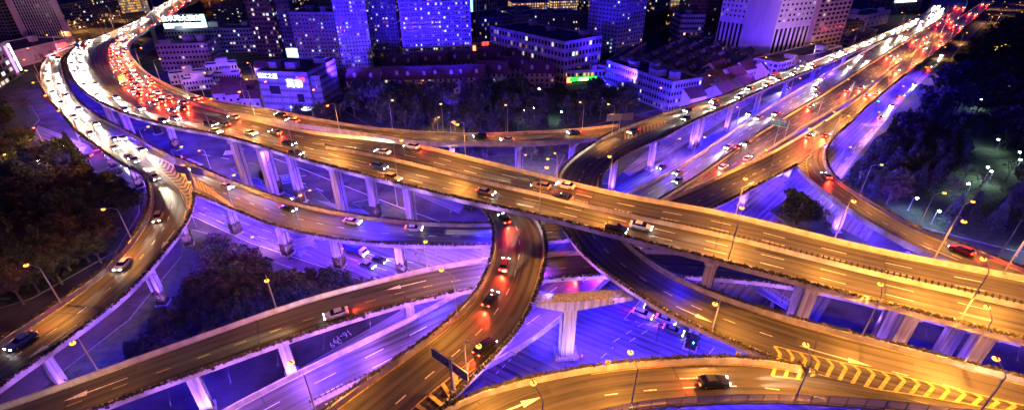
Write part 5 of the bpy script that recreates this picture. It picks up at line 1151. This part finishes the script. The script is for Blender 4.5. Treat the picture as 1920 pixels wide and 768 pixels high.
def wheel(mb, x, y): mb.tube((x, y - 0.1, 0.32), (x, y + 0.1, 0.32), 0.32, n=12)
VM = {}
for suv in (False, True):
    for n, pm in PAINT.items():
        b = MB(); car_body(b, suv); VM[('body', suv, n)] = b.mesh('body', [pm])
    b = MB(); car_glass(b, suv); VM[('glass', suv)] = b.mesh('window_glass', [M['carglass']])
b = MB(); b.tube((0, -0.11, 0), (0, 0.11, 0), 0.33, n=12); VM['tyre'] = b.mesh('tyre', [M['rubber']]); b = MB(); b.tube((0, -0.115, 0), (0, 0.115, 0), 0.2, n=8); VM['rim'] = b.mesh('rim', [M['rim']])
b = MB(); b.box((0, 0, 0), (0.16, 0.36, 0.16)); VM['headlight'] = b.mesh('headlight', [M['head']]); b = MB(); b.box((0, 0, 0), (0.12, 0.34, 0.18)); VM['taillight'] = b.mesh('taillight', [M['tail']])
b = MB(); b.box((0, 0, 0), (0.04, 0.44, 0.12)); VM['plate'] = b.mesh('number_plate', [M['white']])
for n, pm in PAINT.items():      # far copies: one mesh
    b = MB(); car_body(b); k = len(b.f); b.m = [0] * k; g0 = len(b.f); car_glass(b); b.m[g0:] = [1] * (len(b.f) - g0)
    for x in (-1.4, 1.4):
        for y in (-0.8, 0.8): q = len(b.f); wheel(b, x, y); b.m[q:] = [2] * (len(b.f) - q)
    for y in (-0.62, 0.62): b.box((2.22, y, 0.62), (0.24, 0.46, 0.26), 0, 3); b.box((-2.22, y, 0.76), (0.22, 0.44, 0.28), 0, 4)
    VM[('far', n)] = b.mesh('car', [pm, M['carglass'], M['rubber'], M['head'], M['tail']])
NCAR = [0]
COLS = ['white', 'silver', 'black', 'grey', 'white', 'silver', 'black', 'red', 'blue', 'gold']
def car(p, t, label, group, color=None, suv=False, lights=True, head_e=200000, tail_e=500, near=None, beam=12):
    color = color or rnd.choice(COLS); NCAR[0] += 1; dist = Vector(p).length; near = dist < 190 if near is None else near
    rot = Vector((t.x, t.y, t.z)).to_track_quat('X', 'Z').to_euler(); label = label.replace('{c}', color)
    if near:
        e = empty('car', p); e.rotation_euler = rot; tag(e, label, 'car', group)
        link(bpy.data.objects.new('body', VM[('body', suv, color)]), e); link(bpy.data.objects.new('window_glass', VM[('glass', suv)]), e)
        for x in (-1.4, 1.4):
            for y in (-0.8, 0.8):
                w = link(bpy.data.objects.new('wheel', VM['tyre']), e); w.location = (x, y, 0.33); link(bpy.data.objects.new('rim', VM['rim']), w)
        for y in (-0.62, 0.62):
            h = link(bpy.data.objects.new('headlight', VM['headlight']), e); h.location = (2.2, y, 0.66); q = link(bpy.data.objects.new('taillight', VM['taillight']), e); q.location = (-2.24, y, 0.8 + (0.12 if suv else 0))
            if lights: light('SPOT', 'headlight_beam', (0.2, 0, 0), h, head_e * K_HEAD, (1.0, 0.82, 0.55), 0.05, beam, 0.9, (1, 0, -0.035))
        pl = link(bpy.data.objects.new('number_plate', VM['plate']), e); pl.location = (-2.29, 0, 0.62)
    else:
        e = link(bpy.data.objects.new('car', VM[('far', color)])); e.location = p; e.rotation_euler = rot; tag(e, label, 'car', group)
        if lights: light('SPOT', 'headlight_beam', (2.4, 0, 0.66), e, head_e * 1.6 * K_HEAD, (1.0, 0.82, 0.55), 0.1, beam + 8, 0.9, (1, 0, -0.075))
    if lights and tail_e: light('SPOT', 'taillight_glow', (-2.5, 0, 0.8), e, tail_e * 4 * K_HEAD, (1.0, 0.04, 0.015), 0.2, 100, 0.8, (-1, 0, -0.25))
    return e
def box_vehicle(kind, p, t, label, L_, W_, H_, color, lights=True):
    e = empty(kind, p); e.rotation_euler = Vector(t).to_track_quat('X', 'Z').to_euler(); tag(e, label, kind); b = MB(); g = MB()
    if kind == 'bus':
        b.hexa([(-L_ / 2, -W_ / 2, 0.35), (L_ / 2, -W_ / 2, 0.35), (L_ / 2, W_ / 2, 0.35), (-L_ / 2, W_ / 2, 0.35)], [(-L_ / 2, -W_ / 2, 1.4), (L_ / 2, -W_ / 2, 1.4), (L_ / 2, W_ / 2, 1.4), (-L_ / 2, W_ / 2, 1.4)])
        g.box((0, 0, 1.4 + (H_ - 1.7) / 2), (L_ - 0.06, W_ - 0.06, H_ - 1.7)); b.box((0, 0, H_ - 0.15), (L_, W_, 0.3), taper=0.97); b.box((-L_ * 0.2, 0, H_ + 0.15), (2.6, 1.5, 0.3))
        for i in range(7): b.box((-L_ / 2 + 0.1 + i * (L_ - 0.2) / 6, 0, 1.4 + (H_ - 1.7) / 2), (0.16, W_ - 0.02, H_ - 1.7))
    else:
        b.box((-0.6, 0, 1.9), (L_ - 2.2, W_, 2.1)); b.box((0, 0, 0.7), (L_ - 0.2, W_ * 0.6, 0.3)); cb = MB(); cb.hexa([(L_ / 2 - 1.5, -W_ / 2 + .05, 0.55), (L_ / 2, -W_ / 2 + .05, 0.55), (L_ / 2, W_ / 2 - .05, 0.55), (L_ / 2 - 1.5, W_ / 2 - .05, 0.55)], [(L_ / 2 - 1.5, -W_ / 2 + .1, 2.3), (L_ / 2 - 0.35, -W_ / 2 + .1, 2.3), (L_ / 2 - 0.35, W_ / 2 - .1, 2.3), (L_ / 2 - 1.5, W_ / 2 - .1, 2.3)])
        cb.build('cab', PAINT['white'], e); g.hexa([(L_ / 2 - .16, -W_ * .42, 1.45), (L_ / 2 - 0.1, -W_ * .42, 1.45), (L_ / 2 - 0.1, W_ * .42, 1.45), (L_ / 2 - .16, W_ * .42, 1.45)], [(L_ / 2 - .4, -W_ * .4, 2.15), (L_ / 2 - 0.3, -W_ * .4, 2.15), (L_ / 2 - 0.3, W_ * .4, 2.15), (L_ / 2 - .4, W_ * .4, 2.15)])
    b.build('body' if kind == 'bus' else 'cargo_box', PAINT[color], e); g.build('window_glass', M['carglass'], e)
    for x in (-L_ * 0.3, L_ * 0.33):
        for y in (-W_ / 2 + 0.15, W_ / 2 - 0.15):
            w = link(bpy.data.objects.new('wheel', VM['tyre']), e); w.location = (x, y, 0.46); w.scale = (1.4, 1.2, 1.4); link(bpy.data.objects.new('rim', VM['rim']), w)
    for y in (-W_ * 0.38, W_ * 0.38):
        h = link(bpy.data.objects.new('headlight', VM['headlight']), e); h.location = (L_ / 2, y, 0.8); q = link(bpy.data.objects.new('taillight', VM['taillight']), e); q.location = (-L_ / 2, y, 0.95)
        if lights: light('SPOT', 'headlight_beam', (0.2, 0, 0), h, 120000 * K_HEAD, (1.0, 0.9, 0.75), 0.05, 18, 0.9, (1, 0, -0.08))
    return e
def stream(key, f, off, d0, d1, gap, lane, group, rev=False, **kw):
    """cars queued along one lane, each with its lamps lit"""
    r = RD[key]; d = d0 + rnd.uniform(0, gap); i = 0
    while d < d1 and NCAR[0] < 270:
        p, t, w = r.at(d, f, off + rnd.uniform(-.25, .25), 0.035); q = proj(p)
        if -40 < q[0] < 1960 and -20 < q[1] < 790:
            if key in ('R1', 'R7', 'R4', 'R2a') and rnd.random() < 0.06:
                bc = rnd.choice(('white', 'red', 'blue', 'silver')); bk = rnd.choice(('bus', 'truck')); box_vehicle(bk, p, -t if rev else t, '%s %s, %s in the %s of %s' % (bc, bk, ordinal(i), lane, RN[key]), 9.5, 2.4, 3.0, bc); d += gap * 1.3; i += 1; NCAR[0] += 1; continue
            car(p, -t if rev else t, '{c} car, %s in the %s of %s' % (ordinal(i), lane, RN[key]), group, suv=rnd.random() < 0.25, **kw); i += 1
        d += gap * rnd.uniform(0.6, 1.5)
r = RD['R1']; e1 = r.len - 60; j0 = r.near(150, 112)[0]; j1 = r.near(330, 215)[0]; o1 = max(0.0, r.near(334, 3)[0] - 30)
d, f = RD['R5'].near(910, 646); p, t, w = RD['R5'].at(d, f, 0, 0.035); car(p, -t, 'black off-road wagon with one bright red tail lamp on the central curved ramp', 'black wagon', 'black', True, head_e=20000, tail_e=1500)
stream('R5', 0.28, 0, 14, 60, 18, 'left lane', 'cars on the central curved ramp', True, tail_e=3000)
stream('R10', 0.7, 0, 40, 120, 45, 'near lane', 'cars on the lower left ramp', True, tail_e=2000)
stream('R11', 1.0, -3.4, 34, 52, 30, 'right lane', 'cars on the bottom right ramp', tail_e=2000)
stream('R9', 0.75, 0, 30, RD['R9'].len - 10, 40, 'right lane', 'cars on the right hand ramp', True, tail_e=2500)
stream('R2a', 0.3, 0, 20, RD['R2a'].len, 20, 'left lane', 'cars on the left curved ramp', head_e=60000); stream('R2a', 0.72, 0, 20, RD['R2a'].find_x(230, 'r'), 24, 'right lane', 'cars on the left curved ramp', head_e=60000)
stream('R2b', 0.28, 0, 25, RD['R2b'].len - 20, 20, 'left lane', 'cars on the forked middle ramp'); stream('R2b', 0.72, 0, 25, 80, 30, 'right lane', 'cars on the forked middle ramp')
stream('R1b', 0.3, 0, 60, RD['R1b'].len, 52, 'far lane', 'cars on the narrow far ramp', True, tail_e=1500); stream('R1b', 0.7, 0, 60, RD['R1b'].len, 56, 'near lane', 'cars on the narrow far ramp', True, tail_e=1500)
q4 = RD['R4'].find_x(1620, 'l'); m4 = RD['R4'].find_x(1160, 'l')
stream('R4', 0.28, 0, q4 - 180, q4, 26, 'far lane upper half', 'cars on the long curving ramp', head_e=140000); stream('R4', 0.28, 0, q4, m4, 26, 'far lane', 'cars on the long curving ramp', head_e=140000)
stream('R4', 0.72, 0, q4, RD['R4'].find_x(1100, 'r') - 70, 24, 'near lane', 'cars on the long curving ramp', head_e=140000)
stream('R4', 0.75, 0, RD['R4'].find_x(1120, 'r') - 20, RD['R4'].find_x(1440, 'r'), 36, 'right lane after the bend', 'cars on the long curving ramp')
for n, off in enumerate((2.0, 5.6, 9.0)): stream('R7', 0.0, off, 60, 760, [62, 66, 68][n], ['left kerb lane', 'left middle lane', 'left inner lane'][n], 'cars coming down the broad low viaduct', True, head_e=110000)
for n, off in enumerate((-2.0, -5.6, -9.0)): stream('R7', 1.0, off, 60, 760, 120, ['right kerb lane', 'right middle lane', 'right inner lane'][n], 'cars going up the broad low viaduct', tail_e=5000)
stream('R8', 0.3, 0, 60, RD['R8'].len, 74, 'left lane', 'cars on the ramp beside the low viaduct', tail_e=5000); stream('R8', 0.72, 0, 60, RD['R8'].len, 80, 'right lane', 'cars on the ramp beside the low viaduct', tail_e=5000)
for n, off in enumerate((-2, -6)): stream('R1', 1.0, off, o1, o1 + (j0 - o1) * 0.55, 44, ['near kerb lane far away', 'near middle lane far away'][n], 'cars far off on the topmost viaduct', head_e=200000)
for n, off in enumerate((2, 6)): stream('R1', 0.0, off, o1, o1 + (j0 - o1) * 0.75, 48, ['far kerb lane beyond the jam', 'far middle lane beyond the jam'][n], 'cars far off on the topmost viaduct', True, tail_e=6000, head_e=20000)
for n, off in enumerate((-1.9, -5.3, -8.2)): stream('R1', 1.0, off, r.find_x(900, 'r') + 14, e1, 52, ['near kerb lane right of the bend', 'near middle lane right of the bend', 'near inner lane right of the bend'][n], 'cars on the near side of the topmost viaduct', head_e=150000)
for n, off in enumerate((1.9, 5.3, 8.2)):
    stream('R1', 0.0, off, o1 + (j0 - o1) * 0.75, j1, 13, ['far kerb lane jam', 'far middle lane jam', 'far inner lane jam'][n], 'cars jammed on the far side of the topmost viaduct', True, head_e=9000, tail_e=2500)
    stream('R1', 0.0, off, j1 + 8, e1, 60, ['far kerb lane', 'far middle lane', 'far inner lane'][n], 'cars on the far side of the topmost viaduct', True, tail_e=1500)
for n, off in enumerate((-1.9, -5.3, -8.2)): stream('R1', 1.0, off, o1 + (j0 - o1) * 0.55, r.find_x(900, 'r'), [25, 24, 24][n], ['near kerb lane', 'near middle lane', 'near inner lane'][n], 'cars on the near side of the topmost viaduct', head_e=150000)
AV = (P(735, 510) - P(450, 416)).normalized(); Z35 = Vector((0, 0, 0.035))
box_vehicle('truck', P(667, 474) + Z35, AV, 'blue box truck with a white cab driving down the violet avenue under the middle ramp', 7.6, 2.3, 3.0, 'blue')
car(P(690, 500) + Z35, AV, 'silver car with blazing headlights beside another, left of the two behind the truck', 'avenue cars', 'grey'); car(P(712, 490) + Z35, AV, 'black car with blazing headlights on the violet avenue just ahead of the box truck', 'avenue cars', 'black')
d, f = RD['R1'].near(228, 152); p, t, w = RD['R1'].at(d, f, 0, 0.035); box_vehicle('bus', p, -t, 'yellow bus stuck at the end of the red tail lamp jam', 11.5, 2.5, 3.1, 'yellow')
d, f = RD['R1'].near(420, 245); p, t, w = RD['R1'].at(d, f, 0, 0.035)
XD = (P(1290, 622) - P(1200, 590)).normalized()
for i, (x, y, c) in enumerate(((1205, 592, 'white'), (1225, 582, 'black'), (1248, 602, 'silver'), (1262, 622, 'grey'))):
    car(P(x, y) + Z35, XD if i != 1 else -XD, ['white van like car waiting at the blue lit crossing stop line', 'black car with red tail lamps behind the crossing stop line', 'silver car at the blue lit crossing nearest the ramp edge', 'grey car passing the small traffic island at the crossing'][i], 'cars at the blue crossing', c, i == 0, head_e=40000)
LD = (P(140, 300) - P(118, 270)).normalized()
for i, (x, y) in enumerate(((122, 272), (116, 280), (162, 295), (200, 290), (206, 302), (85, 288), (78, 300), (68, 312), (54, 322), (212, 308), (230, 308))):
    dv = LD if i in (0, 1, 3, 4, 9, 10) else ((P(80, 300) - P(120, 280)).normalized() if i != 2 else (P(140, 296) - P(170, 294)).normalized())
    car(P(x, y) + Z35, dv, '{c} car with lit lamps at the left street crossing, %s from the left' % ordinal(sorted((122, 116, 162, 200, 206, 85, 78, 68, 54, 212, 230)).index(x)), 'cars at the left street crossing', None, False, head_e=60000, tail_e=2500)
for i, (x, y) in enumerate(((1715, 160), (1690, 182), (1672, 200), (1742, 128), (1765, 105), (1650, 222))):
    car(P(x, y) + Z35, Vector((.707, .707, 0)) * (1 if i % 2 else -1), '{c} car on the violet street beside the park, %s from the near end' % ordinal(sorted((1715, 1690, 1672, 1742, 1765, 1650)).index(x)), 'cars on the park street', tail_e=1500, head_e=25000)
for i, (x, y) in enumerate(((1475, 168), (1405, 215), (1240, 315), (330, 300), (560, 372))):
    car(P(x, y) + Z35, Vector((-.707, -.707, 0)), '{c} car on the ground street under the decks, %s from the left' % ordinal(sorted((1475, 1405, 1240, 330, 560)).index(x)), 'cars on the ground streets')
open('/tmp/cnt.txt','w').write(str((NCAR[0], NTREE[0], len(ALL_LAMPS)))) if False else print('CARS', NCAR[0], 'TREES', NTREE[0], 'LAMPS', len(ALL_LAMPS), 'OBJECTS', len(bpy.data.objects), 'LIGHTS', len(bpy.data.lights))

for o in SC.objects:
    if o.parent is None and 'label' in o and not 4 <= len(o['label'].split()) <= 16: print('LABEL', len(o['label'].split()), o.name, o['label'])
